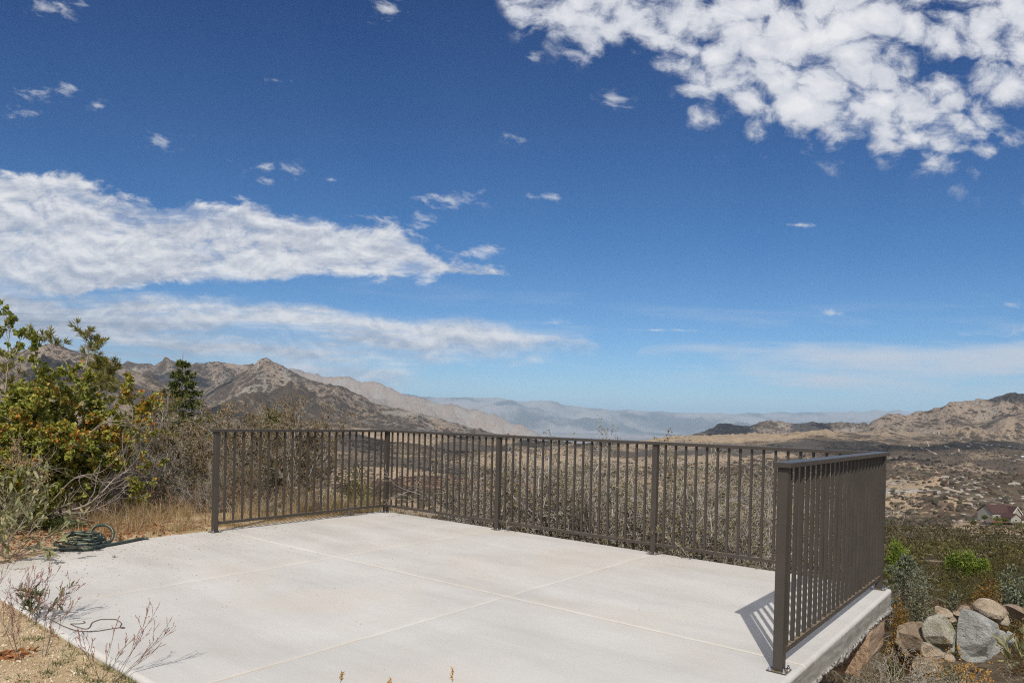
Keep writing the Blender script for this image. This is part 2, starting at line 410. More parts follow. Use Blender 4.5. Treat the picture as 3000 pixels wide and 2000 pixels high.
fc = nt.m('MAXIMUM', f_, .08)
U = nt.m('DIVIDE', s_, fc); V = nt.m('DIVIDE', Z, fc)                 # tangent of bearing and of height above the horizon
def uu(px): return (px-1519.44)/FPX
def vv(px, py): return float((yh(px)-py)/FPX)
def curve(nt, x, pts, x0=-1.3, x1=1.3, y1=.8):
    "height above the horizon as a function of bearing"
    nd = nt.t.nodes.new('ShaderNodeFloatCurve'); cm = nd.mapping; c = cm.curves[0]
    q = [((uu(px)-x0)/(x1-x0), (vv(px, py)+.1)/y1) for px, py in pts]
    q = [(-.01+0.01, q[0][1])]+q+[(1.0, q[-1][1])]
    while len(c.points) < len(q): c.points.new(.5, .5)
    for p_, (a, b_) in zip(c.points, q): p_.location = (a, min(max(b_, 0), 1)); p_.handle_type = 'VECTOR'
    cm.update()
    nt.set(nd.inputs['Value'], nt.m('DIVIDE', nt.m('SUBTRACT', x, x0), x1-x0))
    return nt.m('SUBTRACT', nt.m('MULTIPLY', nd.outputs[0], y1), .1)
zz = nt.m('ADD', nt.m('MAXIMUM', Z, 0.), .07)
PX_ = nt.m('DIVIDE', s_, zz); PY_ = nt.m('DIVIDE', f_, zz)
Pl = nt.combine(PX_, PY_, 0.)                                       # the cloud deck as a plane overhead
# --- altocumulus field, upper right
lowb = curve(nt, U, [(1380, -300), (1440, 0), (1500, 95), (1600, 130), (1700, 190), (1880, 230), (1960, 320), (2050, 410), (2300, 440), (2600, 450), (2800, 500), (3000, 520), (3400, 560)])
wob = nt.noise(nt.combine(U, V, 3.1), 7, 5, .6)
above = nt.m('ADD', nt.m('SUBTRACT', V, lowb), nt.m('MULTIPLY', nt.m('SUBTRACT', wob, .5), .10))
Pa = nt.combine(U, nt.m('MULTIPLY', V, 1.35), .4)
warp = nt.vm('ADD', Pa, nt.vm('SCALE', nt.n('ShaderNodeTexNoise', {'Vector': Pa, 'Scale': 9.0, 'Detail': 3}).outputs['Color'], scale=.075))
cell = nt.m('SUBTRACT', 1.0, nt.voro(warp, 23.0, 'SMOOTH_F1', Smoothness=.15))
fine = nt.noise(warp, 30, 8, .66)
big = nt.noise(Pa, 4.2, 2, .5)
baseA = nt.m('ADD', nt.m('ADD', nt.m('MULTIPLY', cell, .42), nt.m('MULTIPLY', fine, .70)), nt.m('MULTIPLY', big, .60))
mA = nt.mr(above, -.03, .07, -.30, .0, 'SMOOTHSTEP')
dA = nt.m('ADD', baseA, mA)
A = nt.m('MULTIPLY', nt.mr(dA, .61, .90), nt.mr(above, -.05, .0))
# --- layered stratocumulus bank, left
Pb = nt.combine(nt.m('MULTIPLY', U, 2.1), nt.m('MULTIPLY', V, 6.5), 1.7)
nb = nt.noise(Pb, 3.4, 7, .60, .25)
nb2 = nt.noise(nt.combine(nt.m('MULTIPLY', U, 1.0), nt.m('MULTIPLY', V, 6.5), 4.2), 5.5, 5, .55, .2)
puff = nt.noise(nt.combine(nt.m('MULTIPLY', U, 5), nt.m('MULTIPLY', V, 9), 8.), 3.2, 8, .64, .3)
puf2 = nt.noise(nt.combine(nt.m('MULTIPLY', nt.m('ADD', U, .004), 5), nt.m('MULTIPLY', nt.m('ADD', V, .010), 9), 8.), 3.2, 6, .64, .3)
edge = nt.m('MULTIPLY', nt.m('SUBTRACT', puff, puf2), 3.0)
def bank(top, bot, k1, k2, nz, amp):
    t = curve(nt, U, top); b = curve(nt, U, bot)
    up_ = nt.m('DIVIDE', nt.m('SUBTRACT', t, V), k1); dn_ = nt.m('DIVIDE', nt.m('SUBTRACT', V, b), k2)
    e = nt.m('MINIMUM', nt.m('MINIMUM', up_, dn_), 1.0)
    return nt.m('ADD', nt.m('MAXIMUM', e, -2.), nt.m('MULTIPLY', nt.m('SUBTRACT', nz, .5), amp))
B1 = bank([(-400, 470), (0, 505), (110, 520), (150, 495), (200, 492), (250, 540), (330, 575), (450, 600), (560, 590), (700, 598), (860, 640), (960, 655), (1050, 640), (1150, 660), (1260, 730), (1400, 790), (1480, 800), (1560, 900), (1800, 1200), (3400, 1230)],
          [(-400, 900), (0, 890), (180, 880), (360, 848), (480, 835), (700, 825), (900, 820), (1100, 818), (1300, 812), (1480, 806), (1560, 810), (3400, 800)], .022, .012, puff, 3.6)
B2 = bank([(-400, 840), (0, 850), (300, 868), (600, 872), (850, 880), (930, 875), (1020, 915), (1200, 935), (1350, 940), (1500, 958), (1640, 985), (1740, 1003), (1800, 1100), (3400, 1200)],
          [(-400, 1300), (0, 1300), (700, 1200), (1000, 1150), (1250, 1120), (1400, 1080), (1600, 1040), (1740, 1010), (3400, 1000)], .018, .06, nt.m('ADD', nt.m('MULTIPLY', nb, .6), nt.m('MULTIPLY', puff, .4)), 3.6)
B3 = bank([(1500, 1300), (1780, 1200), (1880, 1010), (2000, 1003), (2100, 1000), (2250, 1005), (2450, 1012), (2700, 1010), (2900, 1000), (3100, 990), (3400, 980)],
          [(1500, 1000), (1880, 1020), (2100, 1055), (2400, 1120), (2700, 1130), (3000, 1150), (3400, 1160)], .016, .04, nb2, 3.4)
sB1 = nt.m('MULTIPLY', nt.mr(B1, -.1, .75), nt.mr(nt.noise(nt.combine(nt.m('MULTIPLY', U, 3.), nt.m('MULTIPLY', V, 11), 12.), 1.6, 6, .6, .3), .36, .50, .30, 1.)); sB2 = nt.m('MULTIPLY', nt.mr(B2, -.3, .9), nt.mr(nt.noise(nt.combine(nt.m('MULTIPLY', U, 2.2), nt.m('MULTIPLY', V, 15), 15.), 1.7, 6, .6, .2), .36, .52, .35, 1.)); sB3 = nt.m('MULTIPLY', nt.mr(B3, -.4, 1.3), .85)
thin = nt.m('MULTIPLY', nt.mr(nt.noise(nt.combine(nt.m('MULTIPLY', U, 1.1), nt.m('MULTIPLY', V, 9), 2.), 3.1, 7, .6), .48, .74),
            nt.m('MULTIPLY', nt.mr(V, .24, .02), nt.mr(V, -.01, .03)))
# --- scattered scraps
scr = nt.noise(nt.combine(nt.m('MULTIPLY', U, 11), nt.m('MULTIPLY', nt.m('ADD', V, nt.m('MULTIPLY', U, .2)), 24), 5.5), 2.4, 5, .62, .25)
def blobm(px, py, rx, ry):
    a = nt.m('DIVIDE', nt.m('SUBTRACT', U, uu(px)), rx/FPX); b = nt.m('DIVIDE', nt.m('SUBTRACT', V, vv(px, py)), ry/FPX)
    return nt.m('SUBTRACT', 1.0, nt.m('SQRT', nt.m('ADD', nt.m('MULTIPLY', a, a), nt.m('MULTIPLY', b, b))))
sc_ = None
for (px, py, rx, ry) in [(450, 422, 75, 36), (80, 282, 85, 30), (180, 262, 55, 28), (30, 330, 60, 22), (270, 312, 45, 16), (150, 25, 130, 36), (760, 495, 100, 26), (770, 528, 60, 18), (785, 237, 55, 14), (1545, 178, 50, 22), (1485, 405, 60, 26),
                         (1300, 585, 120, 34), (1230, 645, 70, 26), (1390, 735, 100, 30), (1590, 577, 60, 14), (1770, 290, 70, 30), (2950, 890, 60, 20), (2850, 980, 70, 20), (2985, 965, 40, 16), (2430, 915, 45, 12), (2320, 660, 65, 8), (1245, 822, 50, 20), (1920, 967, 150, 5), (1110, 30, 70, 40), (955, 528, 40, 14), (700, 585, 60, 12), (1620, 945, 60, 12)]:
    q = blobm(px, py, rx*1.1, ry*1.15)
    sc_ = q if sc_ is None else nt.m('MAXIMUM', sc_, q)
S_ = nt.m('MULTIPLY', nt.mr(nt.m('ADD', nt.m('MAXIMUM', sc_, -1.), nt.m('MULTIPLY', nt.m('SUBTRACT', scr, .5), 4.2)), .30, 1.75), .80)
# --- colours
WHT = (7.9, 7.9, 8.0); GRY = (3.2, 3.5, 4.2)
lit = nt.mr(nt.m('ADD', nt.m('MULTIPLY', dA, 1.6), nt.m('MULTIPLY', nt.noise(nt.vm('ADD', warp, (.0, .012, 0.)), 17, 4, .6), .9)), 1.35, 2.25, 0, 1, 'LINEAR')
cA = nt.mix(lit, (4.2, 4.6, 5.7), (8.6, 8.6, 8.8))
shb = nt.noise(nt.combine(nt.m('MULTIPLY', U, 2.6), nt.m('MULTIPLY', nt.m('ADD', V, .012), 17), 1.7), 2.0, 7, .55, .2)
cB = nt.mix(nt.mr(nt.m('ADD', shb, nt.m('MULTIPLY', edge, .7)), .16, .80, 0, 1, 'LINEAR'), (4.3, 4.7, 5.7), (8.2, 8.2, 8.4))
dk = nt.m('MULTIPLY', nt.mr(U, -.25, -.75), nt.mr(nt.noise(nt.combine(nt.m('MULTIPLY', U, .8), nt.m('MULTIPLY', V, 16), 9.), 2.0, 6, .55), .42, .62))
dk = nt.m('MULTIPLY', dk, nt.mr(V, .17, .145))
cB2 = nt.mix(nt.m('MULTIPLY', dk, .9), nt.mix(nt.mr(nt.m('ADD', shb, nt.m('MULTIPLY', edge, .6)), .18, .78, 0, 1, 'LINEAR'), (4.0, 4.5, 5.6), (8.0, 8.0, 8.2)), (2.1, 2.55, 3.5))
col = sky.outputs[0]
# slightly deeper blue, as a polarising filter would leave it
col = nt.mix(1.0, col, nt.ramp(nt.mr(V, 0.0, .62, 0, 1, 'LINEAR'), [(0, (.66, .82, .98)), (.06, (.62, .80, .94)), (.16, (.46, .72, .93)), (.42, (.245, .56, .85)), (1, (.12, .33, .66))]), 'MULTIPLY')
col = nt.mix(nt.m('MULTIPLY', thin, .75), col, (6.6, 6.9, 7.5))
col = nt.mix(S_, col, (7.3, 7.5, 7.9))
col = nt.mix(sB3, col, (6.7, 6.9, 7.4))
col = nt.mix(sB2, col, cB2)
col = nt.mix(sB1, col, cB)
col = nt.mix(A, col, cA)
nt.set(bg.inputs['Color'], col); nt.set(bg.inputs['Strength'], .1)

sl = bpy.data.lights.new('sun', 'SUN'); sl.energy = 4.2; sl.angle = math.radians(.5); sl.color = (1.0, .955, .88)
so = bpy.data.objects.new('sun', sl); COL.objects.link(so); so.location = (0, 0, 50)
so.rotation_euler = Vector(tuple(SUN)).to_track_quat('Z', 'Y').to_euler()

C.view_settings.view_transform = 'Standard'; C.view_settings.look = 'None'; C.view_settings.gamma = 1.0; C.view_settings.exposure = 0.0
cy = C.cycles
cy.max_bounces = 8; cy.diffuse_bounces = 3; cy.glossy_bounces = 2; cy.transmission_bounces = 4; cy.volume_bounces = 0; cy.transparent_max_bounces = 8
cy.use_adaptive_sampling = True; cy.adaptive_threshold = .01; cy.adaptive_min_samples = 64; cy.use_denoising = False; cy.filter_width = 1.15;  cy.denoiser = 'OPENIMAGEDENOISE'; cy.sample_clamp_indirect = 6.0
try: cy.denoising_input_passes = 'RGB_ALBEDO_NORMAL'; cy.denoising_prefilter = 'ACCURATE'
except Exception: pass
w.cycles.sampling_method = 'MANUAL'; w.cycles.sample_map_resolution = 256
cy.volume_step_rate = 1.0; C.render.film_transparent = False

# ================================================================== GROUND SHEET
def zones(xx, yy, X, D):
    n1 = fbm(xx/420, yy/420, 201, 5); n2 = fbm(xx/140, yy/140, 207, 5); n3 = fbm(xx/2300, yy/2300, 213, 4)
    brush = .58+.55*n1+.5*n2
    brush = brush+.34*ss(2200, 2500, X)*ss(1500, 2000, D)*(1-ss(3300, 3900, D))     # dark plain on the right
    brush = brush-.40*ss(3300, 3500, D)*(1-ss(3900, 4300, D))*ss(1750, 1900, X)*(1-ss(2380, 2500, X))  # bright sandy rise
    brush = brush+.30*(1-ss(150, 420, D))*ss(2200, 2500, X)+.20*ss(2000, 2300, X)*ss(250, 300, D)*(1-ss(1300, 1800, D))
    brush = brush+.22*ss(900, 1100, X)*(1-ss(1500, 1700, X))*ss(300, 420, D)*(1-ss(850, 1000, D))
    brush = brush+.16*(1-ss(1000, 1300, X))*ss(3000, 4500, D)*(1-ss(9000, 12000, D))
    brush = brush+.06*ss(3600, 4400, D)*(1-ss(9000, 12000, D))*(1-ss(1500, 1800, X))
    slopeR = ss(4200, 4400, D)*(1-ss(5200, 6000, D))*ss(2450, 2600, X); brush = brush*(1-slopeR)+slopeR*(.60+.3*n2)
    far = ss(9000, 13000, D); brush = brush*(1-far)+far*(.62+.9*fbm(xx/2100, yy/2100, 219, 6)+1.3*(ridged(xx/5200, yy/5200, 223, 5)-.45)-.28*ss(16000, 19000, D)*(1-ss(27000, 31000, D)))  # far off, brush noise paints cloud-shadow and relief patches into the ground colour
    rock = ss(.50, .72, ridged(xx/260, yy/260, 303, 5)+.2*n1)
    rock = rock*.5*(1-ss(1200, 1600, D))+ss(.46, .66, ridged(xx/420, yy/420, 305, 6)+.25*n3)*ss(3600, 5000, D)*.75
    band = np.exp(-((D-540-130*fbm(X/260, X*0, 55, 3))/130)**2)*ss(1500, 1700, X)
    rock = np.clip(rock*(1-.7*band)+band*ss(.30, .56, ridged(xx/90, yy/90, 309, 5))*1.15, 0, 1)
    warm = np.clip(.5+n1*.9-n3*.5+.4*ss(3300, 3500, D)*(1-ss(3900, 4300, D))-.7*ss(4300, 5600, D), 0, 1)
    burn = ss(950, 1050, X)*(1-ss(1650, 1800, X))*ss(380, 480, D)*(1-ss(900, 1020, D))
    return brush, rock, warm, burn
def terrain():
    # bearing stations: dense in front, coarse elsewhere
    uf = np.tan(np.linspace(-.70, .70, 2)) if 0 else None
    pxs = np.arange(-560, 3561, 5.0)
    th_f = np.arctan((pxs-1519.44)/FPX)
    th_b = np.concatenate([np.linspace(th_f[-1], 2*PI+th_f[0], 150)[1:-1]])
    th = np.concatenate([th_f, th_b]); n = len(th)
    r = np.concatenate([[.0], np.linspace(.5, 9.2, 125), np.exp(np.linspace(math.log(9.3), math.log(300), 150)), np.exp(np.linspace(math.log(305), math.log(8500), 340)), np.exp(np.linspace(math.log(8600), math.log(22000), 110)), np.exp(np.linspace(math.log(22500), math.log(90000), 110))])
    m = len(r)
    RR, TT_ = np.meshgrid(r, th, indexing='ij')
    s = RR*np.sin(TT_); f = RR*np.cos(TT_)
    x = CAM[0]+s*RH[0]+f*FH[0]; y = CAM[1]+s*RH[1]+f*FH[1]
    z = ground(x.ravel(), y.ravel())
    V = np.stack([x.ravel(), y.ravel(), z], 1)
    idx = np.arange(m*n).reshape(m, n); nx = np.roll(idx, -1, 1)
    q = np.stack([idx[:-1], idx[1:], nx[1:], nx[:-1]], -1).reshape(-1, 4)
    X, D, th_, r_ = polar(x.ravel(), y.ravel())
    # brush: how thickly scrub covers the soil, far off also painted shade; rock: bare pale granite; warm: golden sand
    xx, yy = x.ravel(), y.ravel()
    zy = yh(X)-(z-CAM[2])/np.maximum(D, .1)*FPX
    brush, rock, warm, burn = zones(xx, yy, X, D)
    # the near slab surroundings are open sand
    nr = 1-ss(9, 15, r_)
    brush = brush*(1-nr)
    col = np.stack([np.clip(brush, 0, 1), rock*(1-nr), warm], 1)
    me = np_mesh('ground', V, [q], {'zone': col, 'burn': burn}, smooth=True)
    return me
m, nt, b = new_mat('desert ground')
P = world_pos(nt)
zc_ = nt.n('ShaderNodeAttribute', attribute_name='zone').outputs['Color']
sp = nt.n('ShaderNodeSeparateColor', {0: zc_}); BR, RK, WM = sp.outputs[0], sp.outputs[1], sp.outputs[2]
BN = nt.n('ShaderNodeAttribute', attribute_name='burn').outputs['Fac']
dist = nt.vm('LENGTH', nt.vm('SUBTRACT', P, tuple(CAM)))
sand = nt.mix(WM, (.27, .215, .165), (.44, .32, .19))
sand = nt.mix(nt.mr(nt.noise(P, .09, 6, .62), .35, .65), sand, (.30, .225, .155))
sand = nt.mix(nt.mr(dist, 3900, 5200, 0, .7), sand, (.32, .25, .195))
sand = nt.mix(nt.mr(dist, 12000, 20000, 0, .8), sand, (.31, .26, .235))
sand = nt.mix(nt.m('MULTIPLY', BN, .75), sand, (.25, .135, .085))
rockc = nt.ramp(nt.noise(P, .35, 7, .65), [(.3, (.17, .145, .12)), (.5, (.33, .29, .24)), (.75, (.50, .46, .39))])
soil = nt.mix(nt.mr(nt.m('ADD', RK, nt.m('MULTIPLY', nt.m('SUBTRACT', nt.noise(P, .035, 8, .75), .5), 1.7)), .35, .62), sand, rockc)
# bushes and far painted shade: three sizes of dots thickened by the brush zone
v1 = nt.t.nodes.new('ShaderNodeTexVoronoi'); v1.inputs['Scale'].default_value = .19; nt.t.links.new(nt.vm('ADD', P, nt.vm('SCALE', nt.n('ShaderNodeTexNoise', {'Vector': P, 'Scale': .5, 'Detail': 3}).outputs['Color'], scale=2.2)), v1.inputs['Vector'])
v2 = nt.t.nodes.new('ShaderNodeTexVoronoi'); v2.inputs['Scale'].default_value = .06; nt.t.links.new(nt.vm('ADD', P, nt.vm('SCALE', nt.n('ShaderNodeTexNoise', {'Vector': P, 'Scale': .15, 'Detail': 4}).outputs['Color'], scale=9.)), v2.inputs['Vector'])
v3 = nt.t.nodes.new('ShaderNodeTexVoronoi'); v3.inputs['Scale'].default_value = .021; nt.t.links.new(nt.vm('ADD', P, nt.vm('SCALE', nt.n('ShaderNodeTexNoise', {'Vector': P, 'Scale': .05, 'Detail': 4}).outputs['Color'], scale=28.)), v3.inputs['Vector'])
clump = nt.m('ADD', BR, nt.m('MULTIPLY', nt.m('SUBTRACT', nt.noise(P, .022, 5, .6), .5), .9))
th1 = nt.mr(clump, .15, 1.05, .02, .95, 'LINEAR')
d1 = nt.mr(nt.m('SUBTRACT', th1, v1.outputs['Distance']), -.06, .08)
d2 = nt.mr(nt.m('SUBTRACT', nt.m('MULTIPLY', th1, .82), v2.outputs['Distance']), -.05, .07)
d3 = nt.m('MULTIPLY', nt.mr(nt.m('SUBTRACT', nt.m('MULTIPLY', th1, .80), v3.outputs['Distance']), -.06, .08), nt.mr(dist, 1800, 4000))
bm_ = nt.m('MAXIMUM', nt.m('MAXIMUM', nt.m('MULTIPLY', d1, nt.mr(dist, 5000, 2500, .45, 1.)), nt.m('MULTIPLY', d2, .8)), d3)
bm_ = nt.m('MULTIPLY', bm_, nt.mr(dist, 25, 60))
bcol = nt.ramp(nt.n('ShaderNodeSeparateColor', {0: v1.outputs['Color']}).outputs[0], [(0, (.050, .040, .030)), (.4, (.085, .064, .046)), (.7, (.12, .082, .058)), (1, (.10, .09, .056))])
bcol = nt.mix(nt.m('MULTIPLY', BN, .7), bcol, (.075, .045, .035))
nearc = nt.ramp(nt.noise(P, 3.1, 8, .65), [(.25, (.36, .255, .145)), (.5, (.52, .39, .235)), (.75, (.63, .50, .33))])
grit = nt.ramp(nt.noise(P, 260, 3, .8), [(.36, (.55, .50, .45)), (.5, (1, 1, 1)), (.64, (1.28, 1.27, 1.25))])
nearc = nt.mix(1.0, nearc, grit, 'MULTIPLY')
humus = nt.mr(nt.noise(P, 1.3, 5, .6), .42, .70)
nearc = nt.mix(nt.m('MULTIPLY', humus, .35), nearc, (.23, .165, .085))
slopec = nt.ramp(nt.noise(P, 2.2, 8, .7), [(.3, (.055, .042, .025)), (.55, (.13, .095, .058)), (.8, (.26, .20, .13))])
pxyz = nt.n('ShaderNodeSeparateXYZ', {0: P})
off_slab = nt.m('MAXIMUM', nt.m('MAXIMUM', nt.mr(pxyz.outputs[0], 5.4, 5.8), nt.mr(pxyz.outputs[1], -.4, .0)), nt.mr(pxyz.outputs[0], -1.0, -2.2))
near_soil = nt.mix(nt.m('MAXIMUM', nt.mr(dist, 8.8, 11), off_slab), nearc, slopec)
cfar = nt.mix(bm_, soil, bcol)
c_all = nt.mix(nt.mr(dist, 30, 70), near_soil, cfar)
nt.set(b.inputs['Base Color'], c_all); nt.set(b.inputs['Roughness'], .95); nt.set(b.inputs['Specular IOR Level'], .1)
hh = nt.m('ADD', nt.m('ADD', nt.m('MULTIPLY', bm_, 1.8), nt.m('MULTIPLY', nt.noise(P, .12, 6, .65), 5.0)), nt.m('MULTIPLY', nt.m('MULTIPLY', nt.noise(P, .012, 7, .68, .4), 70.0), nt.mr(dist, 1500, 5000)))
bf = nt.n('ShaderNodeBump', {'Height': hh, 'Strength': .8, 'Distance': 1.0})
hh = nt.m('ADD', hh, nt.m('MULTIPLY', nt.m('MULTIPLY', nt.noise(P, .0009, 8, .72, .5), 1500.0), nt.mr(dist, 11000, 20000)))
hn = nt.m('ADD', nt.m('MULTIPLY', nt.noise(P, 40, 4, .7), .012), nt.m('MULTIPLY', nt.noise(P, 300, 2, .7), .004))
bn_ = nt.n('ShaderNodeBump', {'Height': hn, 'Strength': .9, 'Distance': 1.0})
mxn = nt.n('ShaderNodeMix', data_type='VECTOR'); nt.set(mxn.inputs[0], nt.mr(dist, 30, 70)); nt.t.links.new(bn_.outputs[0], mxn.inputs[4]); nt.t.links.new(bf.outputs[0], mxn.inputs[5])
nt.t.links.new(mxn.outputs[1], b.inputs['Normal'])
MT['ground'] = m
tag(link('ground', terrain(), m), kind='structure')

# haze: one closed box round everything but the sky and clouds
hz, nt, b = new_mat('haze'); nt.t.nodes.clear()
out = nt.n('ShaderNodeOutputMaterial')
vol = nt.n('ShaderNodeVolumePrincipled', {'Color': (.54, .77, 1.0), 'Density': 2.1e-5, 'Anisotropy': -.12})
nt.t.links.new(vol.outputs[0], out.inputs['Volume'])
bmh = bmesh.new(); bmesh.ops.create_cube(bmh, size=1.0)
for v in bmh.verts: v.co = Vector((v.co.x*200000, v.co.y*200000, (v.co.z+.5)*(2150+1400)-1400))
me = bpy.data.meshes.new('haze'); bmh.to_mesh(me); bmh.free()
tag(link('haze', me, hz), kind='stuff')
# ================================================================== SLAB
JX = (1.8897, 3.8351); JY = -2.199
X0, X1, Y0, Y1 = -.125, 5.861, -4.545, .078
def slab():
    g = .0048
    rs = RS(4)
    def axis(a, b, joints, step):
        v = list(np.linspace(a, b, int((b-a)/step)+1))
        v = [t for t in v if all(abs(t-j) > .03 for j in joints)]
        for j in joints: v += [j-.017, j-g-.002, j-g*.4, j+g*.4, j+g+.002, j+.017]
        return np.array(sorted(v))
    R0 = .022
    xs = axis(X0+R0, X1-R0, JX, .09); ys = axis(Y0+R0, Y1-R0, (JY,), .09)
    def dip(t, joints): 
        d = np.zeros_like(t)
        for j in joints:
            a = np.abs(t-j); d = np.maximum(d, np.where(a < g*.5, .006, np.where(a < g+.003, .0015, 0)))
        return d
    nx, ny = len(xs), len(ys)
    XX, YY = np.meshgrid(xs, ys, indexing='ij')
    ZZ = -np.maximum(dip(XX, JX), dip(YY, (JY,)))
    V = [np.stack([XX, YY, ZZ], -1).reshape(-1, 3)]
    idx = np.arange(nx*ny).reshape(nx, ny)
    Q = [np.stack([idx[:-1, :-1], idx[1:, :-1], idx[1:, 1:], idx[:-1, 1:]], -1).reshape(-1, 4)]
    # rim: a loop of points round the top, swept down the rounded edge, the cast side and the ragged foot
    loop = [(i, 0) for i in range(nx)]+[(nx-1, j) for j in range(1, ny)]+[(i, ny-1) for i in range(nx-2, -1, -1)]+[(0, j) for j in range(ny-2, 0, -1)]
    li = np.array([idx[i, j] for i, j in loop]); lp = V[0][li]
    # refine rim to 1.2 cm so that the foot can be ragged
    P = []; src = []
    for k in range(len(li)):
        a = lp[k]; b2 = lp[(k+1) % len(li)]; n = max(1, int(np.linalg.norm(b2-a)/.007))
        for q in range(n): P.append(a+(b2-a)*q/n)
        src.append(len(P)-n)
    P = np.array(P); N = len(P)
    cx_, cy_ = (X0+X1)/2, (Y0+Y1)/2
    nrm = np.zeros((N, 3)); hx, hy = (X1-X0)/2-R0, (Y1-Y0)/2-R0
    ex = np.abs(np.abs(P[:, 0]-cx_)-hx) < 1e-6; ey = np.abs(np.abs(P[:, 1]-cy_)-hy) < 1e-6
    nrm[ex, 0] = np.sign(P[ex, 0]-cx_); nrm[ey, 1] = np.sign(P[ey, 1]-cy_); nrm = unit(nrm)
    corner = ex & ey; nrm[corner] *= 1.25
    arc = np.cumsum(np.r_[0, np.linalg.norm(np.diff(P, axis=0), axis=1)])
    nz = fbm(arc*2.2, arc*0, 3, 4); nf = vn(arc*52, arc*0, 8); nf2 = vn(arc*130, arc*0, 11)
    rings = []
    prof = [(0, 0), (.38, -.08), (.72, -.30), (.93, -.62), (1, -1.0)]
    for a_, b_ in prof: rings.append((R0*a_, R0*b_))
    depth = .150
    out = []
    for a_, b_ in rings: out.append(P+nrm*(a_+.0015*(nf[:, None]-.5)*(a_ > .01))+np.array([0, 0, b_]))
    for t in (.35, .7, .9):
        out.append(P+nrm*(R0+.003*fbm(arc*9, arc*0+t*7, 5, 3)[:, None]) + np.array([0, 0, -R0-depth*t*.85]))
    lip = (.001+.007*nf+.006*nf2+.007*np.clip(nz, 0, 1))[:, None]
    o = P+nrm*(R0+lip); o[:, 2] = -depth*.95-.006*nf-.02*nz; out.append(o)
    o = P+nrm*(R0+lip*.6); o[:, 2] = -depth-.020*nf2-.014*nf-.03*nz; out.append(o)
    o = P+nrm*(R0-.05); o[:, 2] = -depth-.02*nf-.02*nz; out.append(o)
    o = P*1.0; o = P+nrm*(-.6); o[:, 2] = -depth-.02; out.append(o)
    base = nx*ny
    for k, o in enumerate(out): V.append(o)
    nR = len(out); ii = np.arange(N); jj = (ii+1) % N
    for k in range(nR-1):
        a = base+k*N; b2 = base+(k+1)*N
        Q.append(np.stack([a+ii, b2+ii, b2+jj, a+jj], 1))
    Vv = np.concatenate(V); part = np.zeros(len(Vv)); part[base+4*N:] = 1
    me = np_mesh('slab', Vv, Q, {'side': part}, smooth=True)
    return me
m, nt, b = new_mat('broom finished concrete')
P = world_pos(nt); sx = nt.n('ShaderNodeSeparateXYZ', {0: P})
side = nt.n('ShaderNodeAttribute', attribute_name='side').outputs['Fac']
mot = nt.noise(P, 1.1, 5, .6, .3); mot2 = nt.noise(nt.combine(nt.m('MULTIPLY', sx.outputs[0], .45), nt.m('MULTIPLY', sx.outputs[1], 2.2), 0.), 1.6, 5, .6, .2)
base = nt.ramp(nt.m('ADD', nt.m('MULTIPLY', mot, .5), nt.m('MULTIPLY', mot2, .5)), [(.36, (.445, .415, .372)), (.5, (.52, .490, .446)), (.64, (.585, .555, .512))])
pan = nt.m('ADD', nt.m('MULTIPLY', nt.m('GREATER_THAN', sx.outputs[0], JX[0]), .45), nt.m('ADD', nt.m('MULTIPLY', nt.m('GREATER_THAN', sx.outputs[0], JX[1]), .30), nt.m('MULTIPLY', nt.m('GREATER_THAN', sx.outputs[1], JY), -.3)))
base = nt.mix(nt.m('MULTIPLY', nt.m('ADD', pan, .3), .30), base, (.52, .52, .515))
stain = nt.mr(nt.noise(P, .8, 4, .55, .5), .50, .68)
base = nt.mix(nt.m('MULTIPLY', stain, .38), base, (.54, .475, .39))
broom = nt.noise(nt.combine(nt.m('MULTIPLY', sx.outputs[0], 1.5), nt.m('MULTIPLY', sx.outputs[1], 190), nt.m('MULTIPLY', sx.outputs[2], 10)), 1.2, 3, .7)
base = nt.mix(nt.mr(broom, .3, .75, 0, .16), base, (.42, .40, .37))
spk = nt.mr(nt.voro(P, 16, rnd=1.0), .0, .045, 1, 0); spk = nt.m('MULTIPLY', spk, nt.mr(nt.noise(P, 2.2, 2, .5), .60, .70))
base = nt.mix(nt.m('MULTIPLY', spk, .8), base, (.22, .16, .10))
# wind-blown grit toward the planted side
gritm = nt.mr(nt.m('ADD', nt.m('ADD', nt.m('MULTIPLY', sx.outputs[0], 1.0), nt.m('MULTIPLY', nt.m('ADD', sx.outputs[1], 3.7), .55)), nt.m('MULTIPLY', nt.noise(P, 2.1, 5, .6), -.9)), -.62, .45, 1, 0)
gr = nt.mr(nt.noise(P, 95, 3, .8), .56, .66)
base = nt.mix(nt.m('MULTIPLY', gritm, nt.m('ADD', .12, nt.m('MULTIPLY', gr, .75))), base, (.50, .38, .23))
# sand lying in the tooled joints
def near_line(v, j): return nt.mr(nt.m('ABSOLUTE', nt.m('SUBTRACT', v, j)), .002, .0068, 1, 0)
jl = nt.m('MAXIMUM', nt.m('MAXIMUM', near_line(sx.outputs[0], JX[0]), near_line(sx.outputs[0], JX[1])), near_line(sx.outputs[1], JY))
jl = nt.m('MULTIPLY', jl, nt.m('SUBTRACT', 1.0, side))
jc = nt.mix(nt.mr(nt.noise(P, 1.6, 4, .7), .42, .62), (.64, .60, .54), (.47, .35, .20))
base = nt.mix(nt.m('MULTIPLY', jl, .95), base, jc)
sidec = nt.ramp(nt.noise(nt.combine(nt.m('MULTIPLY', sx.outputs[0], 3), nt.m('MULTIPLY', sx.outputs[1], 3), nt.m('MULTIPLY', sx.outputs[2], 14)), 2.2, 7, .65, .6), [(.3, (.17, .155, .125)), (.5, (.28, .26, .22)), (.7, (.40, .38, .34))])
footc = nt.ramp(nt.voro(P, 60), [(.0, (.60, .565, .51)), (.45, (.40, .37, .33)), (.75, (.08, .07, .06))])
